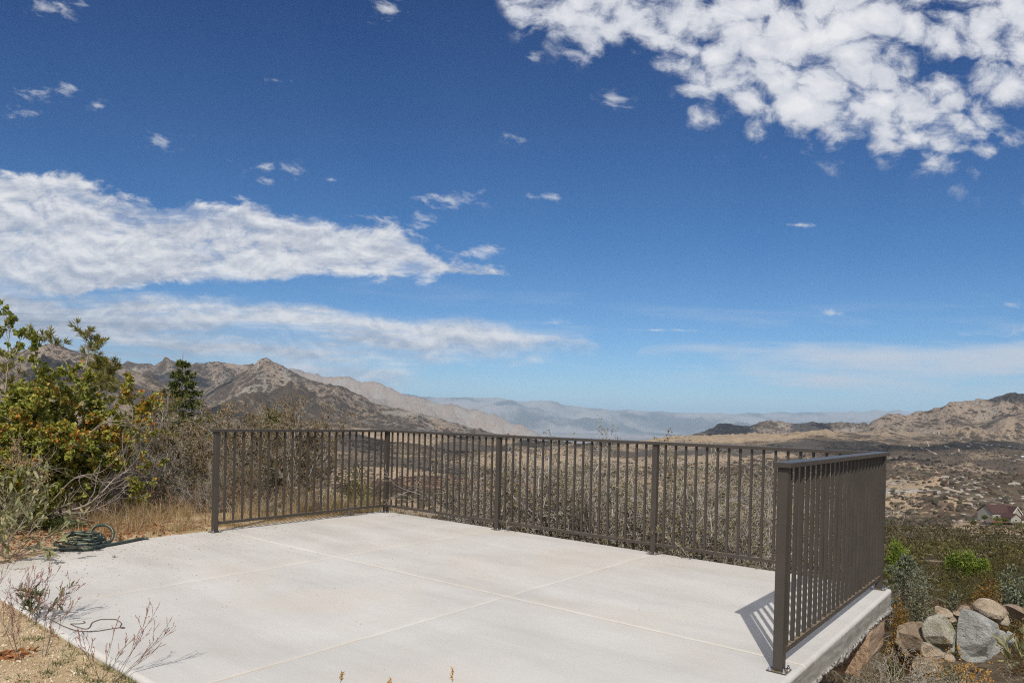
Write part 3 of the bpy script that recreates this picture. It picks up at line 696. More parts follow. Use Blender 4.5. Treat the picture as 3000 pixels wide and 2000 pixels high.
sidec = nt.mix(nt.mr(sx.outputs[2], -.128, -.142), sidec, footc)
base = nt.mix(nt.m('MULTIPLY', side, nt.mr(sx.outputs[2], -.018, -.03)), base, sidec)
nt.set(b.inputs['Base Color'], base); nt.set(b.inputs['Roughness'], .82); nt.set(b.inputs['Specular IOR Level'], .3)
bump(nt, b, nt.m('ADD', nt.m('MULTIPLY', broom, .5), nt.m('MULTIPLY', nt.noise(P, 70, 4, .6), .8)), .35, .004)
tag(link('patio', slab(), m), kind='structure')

# ================================================================== RAILING
m, nt, b = new_mat('bronze powder coat')
P = world_pos(nt)
cc = nt.ramp(nt.noise(P, 5, 5, .6), [(.3, (.046, .038, .031)), (.7, (.060, .050, .041))])
geo = nt.n('ShaderNodeNewGeometry'); dustf = nt.m('MULTIPLY', nt.mr(nt.n('ShaderNodeSeparateXYZ', {0: geo.outputs['Normal']}).outputs[2], .6, .95), nt.mr(nt.noise(P, 26, 5, .7), .35, .6))
low = nt.mr(nt.n('ShaderNodeSeparateXYZ', {0: P}).outputs[2], .25, .12)
cc = nt.mix(nt.m('MULTIPLY', nt.m('MULTIPLY', dustf, low), .8), cc, (.30, .225, .14))
nt.set(b.inputs['Base Color'], cc); nt.set(b.inputs['Roughness'], nt.mr(nt.noise(P, 60, 3, .6), .3, .7, .33, .48)); nt.set(b.inputs['Specular IOR Level'], .45)
bump(nt, b, nt.noise(P, 900, 2, .6), .12, .001)
MT['bronze'] = m
m, nt, b = new_mat('zinc bolt'); nt.set(b.inputs['Base Color'], (.62, .64, .66)); nt.set(b.inputs['Metallic'], 1.); nt.set(b.inputs['Roughness'], .28); MT['zinc'] = m
m, nt, b = new_mat('galvanised flashing'); nt.set(b.inputs['Base Color'], (.40, .41, .42)); nt.set(b.inputs['Metallic'], .6); nt.set(b.inputs['Roughness'], .5); MT['flash'] = m

def box_bm(x0, x1, y0, y1, z0, z1, bev=.0015, seg=2, bm=None):
    bm = bm or bmesh.new()
    r = bmesh.ops.create_cube(bm, size=1.0)
    for v in r['verts']:
        v.co = Vector(((x0+x1)/2+v.co.x*(x1-x0), (y0+y1)/2+v.co.y*(y1-y0), (z0+z1)/2+v.co.z*(z1-z0)))
    if bev:
        es = {e for v in r['verts'] for e in v.link_edges}
        bmesh.ops.bevel(bm, geom=list(es), offset=bev, segments=seg, affect='EDGES', profile=.6)
    return bm
def bm_obj(name, bm, mat, parent=None, loc=None, smooth=False):
    me = bpy.data.meshes.new(name)
    bmesh.ops.recalc_face_normals(bm, faces=bm.faces)
    bm.to_mesh(me); bm.free()
    if smooth:
        for p in me.polygons: p.use_smooth = True
    o = link(name, me, mat, parent)
    if loc is not None: o.location = tuple(float(v) for v in loc)
    return o
L_ = (0, -2.2984); A_ = (0, 0); B_ = (1.8897, 0); D_ = (3.8351, 0); C_ = (5.7814, 0); E_ = (5.7814, -2.3767)
rail = empty('metal_railing', (0, 0, 0), 0, 'dark brown metal railing with square balusters round three sides of the pale concrete patio', 'railing')
HT = 1.067
pw = .0254
post_me = None; bal_me = None
def hexbolt():
    bm = bmesh.new()
    bmesh.ops.create_cone(bm, cap_ends=True, segments=20, radius1=.0125, radius2=.0118, depth=.0022, matrix=Matrix.Translation((0, 0, .0011)))
    bmesh.ops.create_cone(bm, cap_ends=True, segments=6, radius1=.0088, radius2=.0085, depth=.0075, matrix=Matrix.Translation((0, 0, .0022+.0042)))
    bmesh.ops.create_cone(bm, cap_ends=True, segments=12, radius1=.0048, radius2=.0045, depth=.010, matrix=Matrix.Translation((0, 0, .0152)))
    return bm
posts = []
for k, (px_, py_) in enumerate((L_, A_, B_, D_, C_, E_)):
    if k == 0:
        po = bm_obj('post', box_bm(-pw, pw, -pw, pw, .007, HT-.028, .003, 2), MT['bronze'], rail, (px_, py_, 0))
        pl = bm_obj('base_plate', box_bm(-.049, .049, -.049, .049, .0008, .0072, .0012, 2), MT['bronze'], po)
        bo = [bm_obj('bolt', hexbolt(), MT['zinc'], po, (sx_*.036, sy_*.036, .0072)) for sx_ in (-1, 1) for sy_ in (-1, 1)][:4]
        for q, o in enumerate(bo): o.rotation_euler = (0, 0, q*.4)
        P0 = po
    else:
        po = P0.copy(); COL.objects.link(po); po.location = (px_, py_, 0)
        for ch in P0.children:
            c = ch.copy(); COL.objects.link(c); c.parent = po
cw = .0445
bm_obj('top_rail', box_bm(-cw, cw, L_[1]-pw-.022, -cw-.0005, HT-.0275, HT, .003, 2), MT['bronze'], rail)
bm_obj('top_rail', box_bm(-cw, C_[0]+cw, -cw, cw, HT-.0275, HT, .003, 2), MT['bronze'], rail)
bm_obj('top_rail', box_bm(C_[0]-cw, C_[0]+cw, E_[1]-pw-.022, -cw-.0005, HT-.0275, HT, .003, 2), MT['bronze'], rail)
hb = .0145
BZ0, BZ1 = .078, .107
bal = None
for (a, c_, n) in ((L_, A_, 22), (A_, B_, 18), (B_, D_, 18), (D_, C_, 18), (E_, C_, 22)):
    a = np.array(a); c_ = np.array(c_); d = c_-a; l = np.linalg.norm(d); d /= l
    if abs(d[0]) > .5: bm_obj('bottom_rail', box_bm(a[0]+pw, c_[0]-pw, a[1]-hb, a[1]+hb, BZ0, BZ1, .002), MT['bronze'], rail)
    else: bm_obj('bottom_rail', box_bm(a[0]-hb, a[0]+hb, a[1]+pw, c_[1]-pw, BZ0, BZ1, .002), MT['bronze'], rail)
    for k in range(n):
        p_ = a+d*l*(k+1)/(n+1)
        if bal is None: bal = bm_obj('baluster', box_bm(-.0097, .0097, -.0097, .0097, BZ1-.001, HT-.027, .0014, 1), MT['bronze'], rail, (p_[0], p_[1], 0))
        else:
            o = bal.copy(); COL.objects.link(o); o.location = (p_[0], p_[1], 0)

# ================================================================== SMALL THINGS ON THE SLAB
def poly_tube(pts, rad, sides=10, closed=False, subdiv=4):
    "smooth tube through points (Catmull-Rom)"
    P = np.array(pts, float); n = len(P)
    Pp = np.vstack([2*P[0]-P[1], P, 2*P[-1]-P[-2]])
    out = []
    for i in range(1, n):
        p0, p1, p2, p3 = Pp[i-1], Pp[i], Pp[i+1], Pp[i+2]
        for t in np.linspace(0, 1, subdiv, endpoint=False):
            out.append(.5*((2*p1)+(-p0+p2)*t+(2*p0-5*p1+4*p2-p3)*t*t+(-p0+3*p1-3*p2+p3)*t**3))
    out.append(P[-1]); Q = np.array(out)
    T = unit(np.gradient(Q, axis=0)); 
    rad_ = np.full(len(Q), rad) if np.isscalar(rad) else np.interp(np.linspace(0, 1, len(Q)), np.linspace(0, 1, len(rad)), rad)
    return [(Q[None], rad_[None], T[None])]
def tube_obj(name, pts, rad, mat, parent=None, sides=10, subdiv=6):
    v, q = tubes(poly_tube(pts, rad, sides, subdiv=subdiv), sides)
    return link(name, np_mesh(name, v, [q], smooth=True), mat, parent)
m, nt, b = new_mat('wire'); nt.set(b.inputs['Base Color'], (.10, .06, .045)); nt.set(b.inputs['Roughness'], .6); MT['wire'] = m
z8 = lambda x, y, z=.004: on_plane(x/5.227, 1700+y/5.227, z)
wp = [z8(*p) for p in [(1275, 618), (1300, 632), (1280, 648), (1200, 657), (1085, 658), (1100, 672), (1180, 705), (1280, 733), (1340, 732), (1380, 700), (1392, 668), (1420, 635), (1500, 603), (1570, 590), (1750, 590), (1800, 605), (1850, 640), (1860, 660), (1842, 690), (1845, 712), (1870, 727), (1900, 722), (1905, 712), (1870, 712), (1700, 735), (1500, 768), (1350, 773), (1210, 770), (1100, 742), (950, 685), (860, 635), (740, 575)]]
tag(tube_obj('wire', wp, .0022, MT['wire'], sides=6), 'thin brown bent wire lying on the concrete near its front left corner', 'wire')
# garden hose, dark green with a yellow line, coiled where the slab meets the planting
m, nt, b = new_mat('hose rubber'); P = obj_pos(nt)
nt.set(b.inputs['Base Color'], nt.ramp(nt.noise(P, 9, 5, .7), [(.3, (.016, .030, .025)), (.7, (.048, .068, .056))])); nt.set(b.inputs['Roughness'], .6); MT['hose'] = m
m, nt, b = new_mat('hose stripe'); nt.set(b.inputs['Base Color'], (.46, .40, .20)); nt.set(b.inputs['Roughness'], .6); MT['stripe'] = m
z4 = lambda x, y, z=.02: on_plane(x/5.226, 1500+y/5.226, z)
rs = RS(12)
hp = []
def arcpts(cx, cy, rx, ry, a0, a1, n, z, dz=0., wb=.1):
    for k in range(n):
        a = a0+(a1-a0)*k/n; q = 1+rs.uniform(-wb, wb)*.5
        p_ = z4(cx+rx*q*math.cos(a), cy+ry*q*math.sin(a), .016); p_ = p_+np.array([0, 0, z+dz*k/n+rs.uniform(0, .006)]); hp.append(p_)
for p_ in [(2270, 395), (2190, 398), (2050, 425), (1900, 455), (1700, 492)]: hp.append(z4(*p_, z=.016))
arcpts(1230, 490, 380, 78, .3, 2*PI+.5, 22, 0, .02)
arcpts(1260, 470, 330, 66, .5, 2*PI+.5, 20, .02, .02)
arcpts(1240, 470, 290, 56, .5, 2*PI*2+.2, 34, .035, .035, .25)
# standing loop
p0 = hp[-1]
for (x_, y_, z_) in [(1500, 440, .05), (1385, 415, .06), (1365, 398, .09), (1395, 380, .15), (1440, 370, .20), (1530, 372, .232), (1620, 380, .235), (1690, 390, .205), (1728, 402, .15), (1722, 420, .09), (1690, 440, .05), (1600, 470, .03)]:
    hp.append(z4(x_, y_+30, .016)+np.array([0, 0, z_*.62-.016]))
arcpts(1000, 510, 560, 62, .35, PI*.9, 14, .0, 0)
for p_ in [(480, 548), (380, 545), (300, 540)]: hp.append(z4(*p_, z=.016))
hp = np.array(hp); hp[:, 2] = np.maximum(hp[:, 2], .014)
hose = empty('garden_hose', tuple(hp.mean(0)*[1, 1, 0]), 0, 'dark green garden hose with yellow line coiled at the shrub side of the patio', 'hose')
ho = tube_obj('hose', hp-hp.mean(0)*[1, 1, 0], .0138, MT['hose'], hose, 10, 8)
tw = np.linspace(0, 9, len(hp)); off = np.stack([.3*np.cos(tw)+.75*FH[0]*-1, .3*np.sin(tw)-.75*FH[1], .55+0*tw], 1); off = unit(off)*.0134
tube_obj('stripe', hp-hp.mean(0)*[1, 1, 0]+off, .0019, MT['stripe'], hose, 6, 8)
# the pebble on the slab and the dry leaf beside it
m, nt, b = new_mat('pebble'); P = obj_pos(nt); nt.set(b.inputs['Base Color'], nt.ramp(nt.noise(P, 60, 4, .7), [(.3, (.14, .13, .12)), (.7, (.34, .31, .27))])); nt.set(b.inputs['Roughness'], .9); MT['pebble'] = m
def rock_mesh(seed, sub=3, cuts=9, amp=.12, cutd=(.55, .85), freq=1.6, sq=(1, 1, 1)):
    rs = RS(seed); bm = bmesh.new(); bmesh.ops.create_icosphere(bm, subdivisions=sub, radius=1.0)
    P = np.array([v.co[:] for v in bm.verts])
    for k in range(cuts):
        n = unit(rs.normal(0, 1, 3)); d = rs.uniform(*cutd)
        P = P-np.maximum(0, P@n-d)[:, None]*n*.96
    nz = np.stack([fbm(P[:, 0]*freq+P[:, 2]*1.3+seed, P[:, 1]*freq+P[:, 2]*.7+7*i, seed+i, 5) for i in range(3)], 1)
    P = P+nz*amp; P = P*np.array(sq)
    for v, p_ in zip(bm.verts, P): v.co = Vector(p_)
    return bm
def simple_rock(name, seed, loc, size, mat, label, cat, group=None, rot=(0, 0, 0), **k):
    bm = rock_mesh(seed, sq=size, **k)
    o = bm_obj(name, bm, mat, None, loc, True); o.rotation_euler = rot
    return tag(o, label, cat, group)
p_ = z4(1740, 692, 0); simple_rock('pebble', 3, p_+[0, 0, .010], (.018, .014, .012), MT['pebble'], 'lone grey pebble on the concrete in front of the hose', 'pebble', sub=2)
# crumbs of grit and bits of leaf scattered over the slab
def scatter_grit():
    rs = RS(31); V = []; T = []; tint = []; b0 = 0
    ico = bmesh.new(); bmesh.ops.create_icosphere(ico, subdivisions=1, radius=1.0); iv = np.array([v.co[:] for v in ico.verts]); it = np.array([[v.index for v in f.verts] for f in ico.faces]); ico.free()
    pts = []
    while len(pts) < 1500:
        x, y = rs.uniform(-.1, 3.2), rs.uniform(-4.5, -1.6)
        if rs.rand() < math.exp(-(max(0, x+.1)*1.6+abs(y+3.9)*.55)): pts.append((x, y, 0))
    for _ in range(60): pts.append((rs.uniform(0, 5.7), rs.uniform(-4.4, 0), 0))
    for (x, y, _) in pts:
        s = rs.uniform(.0015, .0045); v = iv*s*rs.uniform(.6, 1.3, (1, 3))*np.array([1, 1, .7])+rs.normal(0, s*.1, iv.shape); v = v+[x, y, s*.4]
        V.append(v); T.append(it+b0); b0 += len(iv); tint.append(np.full(len(iv), rs.rand()))
    return np_mesh('grit', np.concatenate(V), [np.concatenate(T)], {'tint': np.concatenate(tint)})
MT['grit'] = mat_leaf('grit', [(0, (.16, .12, .08)), (.5, (.36, .27, .16)), (1, (.50, .42, .32))], 0., .9)
tag(link('sand_grains', scatter_grit(), MT['grit']), kind='stuff')
# ================================================================== SHRUBS AND TREES
FH3 = np.array([FH[0], FH[1], 0.])
def spread_dirs(rs, n, lo, hi):
    a = rs.uniform(0, 2*PI, n)+np.arange(n)*2*PI/n; e = rs.uniform(lo, hi, n)
    return np.stack([np.cos(a)*np.cos(e), np.sin(a)*np.cos(e), np.sin(e)], 1)
def fit_height(lv, h, extra=()):
    top = max(P[..., 2].max() for P, _, _ in lv); s = h/top
    return [(P*s, R, Dn) for P, R, Dn in lv]
def scrub(seed, h=1.8, nst=9, per=5, lsz=.018, wide=(.75, 1.35), m=(7, 7, 6), r0=.013):
    rs = RS(seed)
    O = rs.normal(0, .10, (nst, 3))*[1, 1, 0]; d = spread_dirs(rs, nst, *wide); L = rs.uniform(.6, 1.0, nst)*h*.85; r = rs.uniform(.7, 1.2, nst)*r0
    lv = grow(rs, O, d, L, r, [dict(K=7, wob=.16, up=.04), dict(K=6, wob=.22, up=.03, m=m[0], ratio=.55, ang=.55, rr=.5, t0=.15),
                               dict(K=5, wob=.26, up=.02, m=m[1], ratio=.48, ang=.65, rr=.55, rmin=.0024), dict(K=4, wob=.3, up=.0, m=m[2], ratio=.5, ang=.75, rr=.6, rmin=.0019, tip=.7)])
    lv = fit_height(lv, h)
    wood = tubes(lv, 3)
    p, dd = pts_on(rs, lv[3], per, .2); p2, d2 = pts_on(rs, lv[2], 3, .3)
    p = np.vstack([p, p2]); dd = np.vstack([dd, d2])
    tint = np.clip(rs.normal(.5, .24, len(p)), 0, 1)
    return wood, leaves(rs, p, dd, lsz, lsz*.62, tint)
SC = {}
def scrub_thing(key, loc, h, w, rz, label, group):
    gen = dict(g1=lambda: scrub(1, 1.8, 11, 3), g2=lambda: scrub(2, 1.8, 10, 2, wide=(.55, 1.3)), g3=lambda: scrub(3, 1.8, 11, 3, wide=(.4, 1.2)),
               b1=lambda: scrub(5, 2.0, 9, 6, .026, (.95, 1.45)), b2=lambda: scrub(6, 2.0, 9, 6, .026, (.7, 1.4)),
               t1=lambda: scrub(8, 1.8, 8, 2, .017, (1.25, 1.52), (5, 4, 3)))
    mats = dict(g=('grey_twig', 'scrub_leaf'), b=('grey_twig', 'brown_leaf'), t=('pale_twig', 'scrub_leaf'))[key[0]]
    base = 2.0 if key[0] == 'b' else 1.8
    if key not in SC:
        wd, lf = gen[key]()
        SC[key] = plant('scrub_bush', loc, label, 'bush', wd, lf, MT[mats[0]], MT[mats[1]], group, rz)
        SC[key].scale = (w/base, w/base, h/base)
        return SC[key]
    return copy_thing(SC[key], loc, rz, (w/base, w/base, h/base), label)
rs = RS(77)
GB = 'bare twiggy bushes growing behind the railing'; GL = 'twiggy grey bushes on the left behind the dry grass'
for key, px_, ytop, D, wf, label in [
  ('g1', 1500, 1345, 8.9, 1.2, 'grey twiggy bush right behind the second post from the back corner'),
  ('g2', 1600, 1330, 8.4, 1.1, 'grey twiggy bush left of the tallest bare bush behind the long railing'),
  ('t1', 1745, 1215, 8.3, .5, 'tallest bare bush, its thin shoots rising above the long top rail'),
  ('g1', 1730, 1320, 8.1, 1.2, 'thick grey twiggy bush at the foot of the tall bare shoots'),
  ('g3', 1850, 1345, 7.8, 1.1, 'grey twiggy bush just left of the third post of the long railing side'),
  ('g2', 1975, 1400, 7.5, 1.0, 'low grey twiggy bush just right of the third post of the long railing side'),
  ('t1', 2060, 1275, 7.7, .5, 'thin pale shoots reaching the top rail in the last bay of the long railing'),
  ('g1', 2110, 1400, 7.4, 1.1, 'dense grey bush in the middle of the last bay of the long railing'),
  ('g3', 2230, 1425, 7.1, 1.0, 'grey twiggy bush seen just left of the front end post of the railing'),
  ('g2', 1660, 1460, 7.8, 1.2, 'low spreading grey bush at the slab edge left of the third long-side post'),
  ('g3', 1930, 1500, 7.1, 1.1, 'low spreading grey bush hugging the slab edge below the third long-side post'),
  ('g1', 2130, 1530, 6.8, 1.1, 'low spreading grey bush hugging the slab edge in the last long-side bay'),
  ('g2', 1420, 1440, 9.8, .5, 'sparse grey bush with yellowish leaves left of the second post of the long railing side'),
  ('g3', 1545, 1330, 9.9, 1.0, 'grey bush in the back row just right of the second post of the long side'),
  ('g3', 1790, 1300, 9.6, 1.0, 'back-row grey bush right of the tallest shoots'),
  ('g1', 2020, 1360, 9.0, 1.0, 'back-row grey bush left of the thin shoots in the last bay'),
  ('g1', 2260, 1400, 8.5, 1.0, 'back-row grey bush next to the front end post'),
  ('t1', 1320, 1400, 9.8, .35, 'sparse thin shoots in front of the brown burnt slope, in the first long-side bay')]:
    q = at(px_, 1300, D)
    ymin = .30+.62*wf+(.3 if wf > 1.05 else 0) if key[0] != 't' else 1.25
    if q[1] < ymin and q[0] > -.6: q = q+FH3*(ymin-q[1])/FH[1]; D = float((q-CAM)@F_)
    zb = gz(q[0], q[1])-.05; zt = at(px_, ytop, D)[2]; h = zt-zb
    scrub_thing(key, (q[0], q[1], zb), h*(1.14 if key[0] == 'g' else 1), h*wf*1.25, rs.uniform(0, 6), label, GB)
SC_R = dict(SC)
for k in list(SC): SC[k] = SC[k]
for key, px_, ytop, D, wf, label in [
  ('b1', 640, 1165, 10.2, .8, 'tall brown-leaved bush behind the left end post of the railing'),
  ('b2', 720, 1172, 10.0, .8, 'tall brown-leaved bush with white bark right of the left end post'),
  ('b1', 800, 1168, 10.2, .8, 'brown-leaved bush with a pale leader in front of the dark conifers'),
  ('b2', 885, 1150, 10.0, .7, 'rightmost of the tall brown-leaved bushes rising over the left railing side'),
  ('b2', 700, 1330, 9.3, .9, 'middle-height brown bush inside the left railing bay near the dry grass'),
  ('b1', 850, 1400, 9.1, .9, 'lower brown bush in the middle of the left railing bay'),
  ('g3', 760, 1440, 8.9, 1.2, 'low olive-leaved bush at the slab edge in the left railing bay'),
  ('g1', 930, 1440, 8.8, 1.1, 'low bush at the slab edge in front of the yellow-green bush'),
  ('g2', 1040, 1470, 8.7, 1.1, 'low twiggy bush at the slab edge near the back corner post'),
  ('g1', 410, 1190, 10.6, 1., 'pale grey bush left of the conifer, beside the green and orange shrub'),
  ('t1', 440, 1150, 11.5, .8, 'thin bare grey shoots just left of the conifer'),
  ('b2', 530, 1140, 11.5, .8, 'brown-tipped bush whose shoots overlap the conifer'),
  ('g3', 480, 1240, 9.9, 1.1, 'wide grey bush below the conifer'),
  ('g2', 560, 1290, 9.3, 1.1, 'grey bush with a pale forked limb left of the end post'),
  ('g1', 350, 1320, 9.4, 1.0, 'grey bush half hidden behind the green and orange shrub'),
  ('g2', 600, 1215, 10.6, 1.0, 'grey bush between the conifer and the railing end post'),
  ('g3', 640, 1330, 9.2, .9, 'tawny bush standing over the dry grass at the end post')]:
    q = at(px_, 1300, D); zb = gz(q[0], q[1])-.05; zt = at(px_, ytop, D)[2]; h = zt-zb
    o = scrub_thing(key, (q[0], q[1], zb), h, h*wf, rs.uniform(0, 6), label, GL); o['group'] = GL

# ---- the big leafy shrub at the left edge
def big_shrub():
    rs = RS(21); n = 26
    O = rs.normal(0, .16, (n, 3))*[1, 1, 0]; d = spread_dirs(rs, n, .30, 1.45)[rs.permutation(n)]; L = rs.uniform(.95, 1.35, n); r = rs.uniform(.012, .024, n)
    lv = grow(rs, O, d, L, r, [dict(K=8, wob=.16, up=.06), dict(K=6, wob=.2, up=.02, m=8, ratio=.55, ang=.65, rr=.5, t0=.2),
                               dict(K=5, wob=.22, up=.0, m=6, ratio=.52, ang=.7, rr=.5, rmin=.0025), dict(K=5, wob=.25, up=-.02, m=6, ratio=.55, ang=.8, rr=.6, rmin=.0016, tip=.6)])
    lv = fit_height(lv, 1.98)
    lv = [(P*[.86, .86, 1], R, Dn) for P, R, Dn in lv]
    p, dd = pts_on(rs, lv[3], 12, .1); p2, d2 = pts_on(rs, lv[2], 8, .2)
    p = np.vstack([p, p2]); dd = np.vstack([dd, d2])
    s = p[:, 0]*RH[0]+p[:, 1]*RH[1]                # how far to the right as one faces the valley
    keep = rs.rand(len(p)) < np.clip(1.15-.55*np.clip(s-.35, 0, 1), .35, 1)*np.where(p[:, 2] < .55, .55, 1)
    p, dd, s = p[keep], dd[keep], s[keep]
    cl = vn(p[:, 0]*4+9, p[:, 1]*4+p[:, 2]*5, 4)
    tint = np.clip(rs.normal(.56, .15, len(p))+.15*(cl-.5), 0, .76)
    orange = rs.rand(len(p)) < np.clip((s-.10)*.50+(cl-.52)*.9, .01, .42)*np.clip((p[:, 2]-.35)*1.2, 0, 1)
    tint = np.where(orange, rs.uniform(.76, .98, len(p)), tint)
    lf = round_leaves(rs, p, dd, .034, .029, tint, spread=.8, up=-.15)
    return tubes(lv, 4), lf
q = at(105, 1500, 8.0); zb = gz(q[0], q[1])-.03
wd, lf = big_shrub()
BS = plant('leafy_shrub', (q[0], q[1], zb), 'large leafy shrub at the left edge, yellow-green turning orange on its right side', 'shrub', wd, lf, MT['tan_bark'], MT['shrub_leaf'])
# the low pale limb that sweeps out over the hose
def limb(pts, r0, nside, seed, Ls=.35, up=.1):
    rs = RS(seed); main = poly_tube(pts, [r0, r0*.8, r0*.45, r0*.2], subdiv=8)
    P, R, T = main[0]; K = P.shape[1]
    idx = rs.randint(K//5, K, nside); O = P[0, idx]; d = unit(T[0, idx]+rs.normal(0, .5, (nside, 3))+[0, 0, up]); L = rs.uniform(.4, 1, nside)*Ls
    lv = grow(rs, O, d, L, R[0, idx]*.5+.001, [dict(K=6, wob=.14, up=.0), dict(K=5, wob=.2, m=4, ratio=.5, ang=.45, rr=.5, rmin=.0014)])
    return main+lv
def rel(pts, o): return [np.array(p)-np.array(o) for p in pts]
lo = (q[0], q[1], zb)
l1 = limb(rel([at(125, 1535, 7.25), at(180, 1505, 7.2), at(255, 1478, 7.2), at(300, 1440, 7.2), at(340, 1398, 7.3), at(385, 1372, 7.4)], lo), .017, 14, 3, .5)
l2 = limb(rel([at(185, 1502, 7.2), at(250, 1500, 7.1), at(300, 1482, 7.1), at(352, 1455, 7.1)], lo), .009, 10, 4)
l3 = limb(rel([at(60, 1520, 7.5), at(95, 1440, 7.4), at(118, 1370, 7.4), at(112, 1310, 7.5), at(125, 1270, 7.6)], lo), .020, 10, 5, .5)
l4 = limb(rel([at(35, 1470, 7.3), at(55, 1400, 7.3), at(110, 1360, 7.3)], lo), .012, 8, 6, .4)
l5 = limb(rel([at(150, 1470, 7.2), at(220, 1400, 7.2), at(300, 1380, 7.3), at(350, 1330, 7.4)], lo), .007, 10, 8, .3)
l6 = limb(rel([at(230, 1300, 7.6), at(300, 1240, 7.7), at(360, 1235, 7.8), at(400, 1250, 7.9)], lo), .007, 12, 9, .3, 0)
v, qd = tubes(l1+l2+l3+l4+l5+l6, 4); link('limb', np_mesh('limb', v, [qd], smooth=True), MT['tan_bark'], BS)
# upright shoot with leaf tufts at the top left
rs = RS(9)
l7 = limb(rel([at(15, 1150, 7.4), at(22, 1090, 7.4), at(24, 1020, 7.4), at(30, 950, 7.4)], lo), .010, 9, 11, .28, .2)
l8 = limb(rel([at(18, 1060, 7.4), at(40, 1020, 7.4), at(65, 990, 7.4)], lo), .007, 4, 12, .12, .1)
l9 = limb(rel([at(110, 1090, 7.5), at(104, 1040, 7.5), at(100, 1008, 7.5)], lo), .006, 5, 13, .14, .1)
v, qd = tubes(l7+l8+l9, 4); link('shoot', np_mesh('shoot', v, [qd], smooth=True), MT['tan_bark'], BS)
p, dd = pts_on(rs, l7[-1], 6, .4); p2, d2 = pts_on(rs, l8[-1], 7, .4); p3, d3 = pts_on(rs, l9[-1], 7, .4)
p = np.vstack([p, p2, p3]); dd = np.vstack([dd, d2, d3]); v, qd, tn = round_leaves(rs, p, dd, .042, .036, np.clip(rs.normal(.42, .12, len(p)), 0, .7), up=-.1)
link('shoot_leaves', np_mesh('shoot_leaves', v, [qd], {'tint': tn}), MT['shrub_leaf'], BS)

# ---- tufted redshank trees behind it
def tufted(seed, h, n=7, m=(5, 5, 4), wide=(.9, 1.4), L=.075, per=26, keep_top=.35):
    rs = RS(seed)
    O = rs.normal(0, .12, (n, 3))*[1, 1, 0]; d = spread_dirs(rs, n, *wide)
    lv = grow(rs, O, d, rs.uniform(.7, 1, n)*h*.75, rs.uniform(.02, .035, n), [dict(K=7, wob=.2, up=.06), dict(K=6, wob=.24, up=.08, m=m[0], ratio=.5, ang=.55, rr=.5, t0=.45),
               dict(K=5, wob=.25, up=.1, m=m[1], ratio=.5, ang=.6, rr=.5, t0=.4), dict(K=4, wob=.25, up=.12, m=m[2], ratio=.45, ang=.6, rr=.5, t0=.4, rmin=.002)])
    lv = fit_height(lv, h)
    p, dd = pts_on(rs, lv[3], per, .35); k = p[:, 2] > keep_top*h; p, dd = p[k], dd[k]
    lf = leaves(rs, p, dd, L, L*.12, np.clip(rs.normal(.45, .25, len(p)), 0, 1), spread=.55, up=.25)
    return tubes(lv, 4), lf
for seed, px_, ytop, D, lab, mt, rz in [(31, 235, 955, 9.6, 'tall tufted tree with olive-gold needle tufts rising behind the leafy shrub', 'redshank', .4),
                                    (32, 385, 1150, 12.5, 'small olive tufted tree in the gap right of the leafy shrub', 'redshank', 2.)]:
    q = at(px_, 1200, D); zb = gz(q[0], q[1])-.05; zt = at(px_, ytop, D)[2]
    wd, lf = tufted(seed, zt-zb, 8, per=26)
    plant('tufted_tree', (q[0], q[1], zb), lab, 'tree', wd, lf, MT['tan_bark'], MT[mt], None, rz, part1='trunk', part2='crown')

# ---- conifers
def conifer(seed, h, spreadr=.36, gap=.30, needle=.055, droop=.5, per=11, tiers=None, rmax=9, sub=9):
    rs = RS(seed); V = []; zs = []; z = h*.10
    while z < h*.965: zs.append(z); z += gap*rs.uniform(.7, 1.2)*(.55+.45*(1-z/h))
    O = []; d = []; L = []
    for z in zs:
        k = rs.randint(4, 7); a0 = rs.uniform(0, 6)
        for j in range(k):
            a = a0+j*2*PI/k+rs.uniform(-.3, .3); ln = min((h-z)*spreadr+.02, rmax)*rs.uniform(.65, 1.25)
            O.append((0, 0, z)); d.append((math.cos(a), math.sin(a), .35-.25*(1-z/h))); L.append(ln)
    O = np.array(O, float); d = unit(np.array(d)); L = np.array(L)
    trunk = [(np.array([[[0, 0, t*h] for t in np.linspace(0, 1, 8)]])+rs.normal(0, .008, (1, 8, 3)), np.linspace(h*.022, .004, 8)[None], np.tile([0, 0, 1.], (1, 8, 1)))]
    lv = grow(rs, O, d, L, .006+L*.012, [dict(K=7, wob=.08, up=-.11*droop*2), dict(K=4, wob=.15, up=-.12, m=sub, ratio=.38, ang=.55, rr=.4, t0=.12, cup=-.15, rmin=.002)])
    p, dd = pts_on(rs, lv[1], per, .0); p2, d2 = pts_on(rs, lv[0], 14, .1)
    p = np.vstack([p, p2]); dd = np.vstack([dd, d2])
    t = np.clip(rs.normal(.45, .22, len(p))+.25*(p[:, 2]/h-.5), 0, 1)
    return tubes(trunk+lv, 4), leaves(rs, p, dd, needle, needle*.24, t, spread=.55, up=-.15)
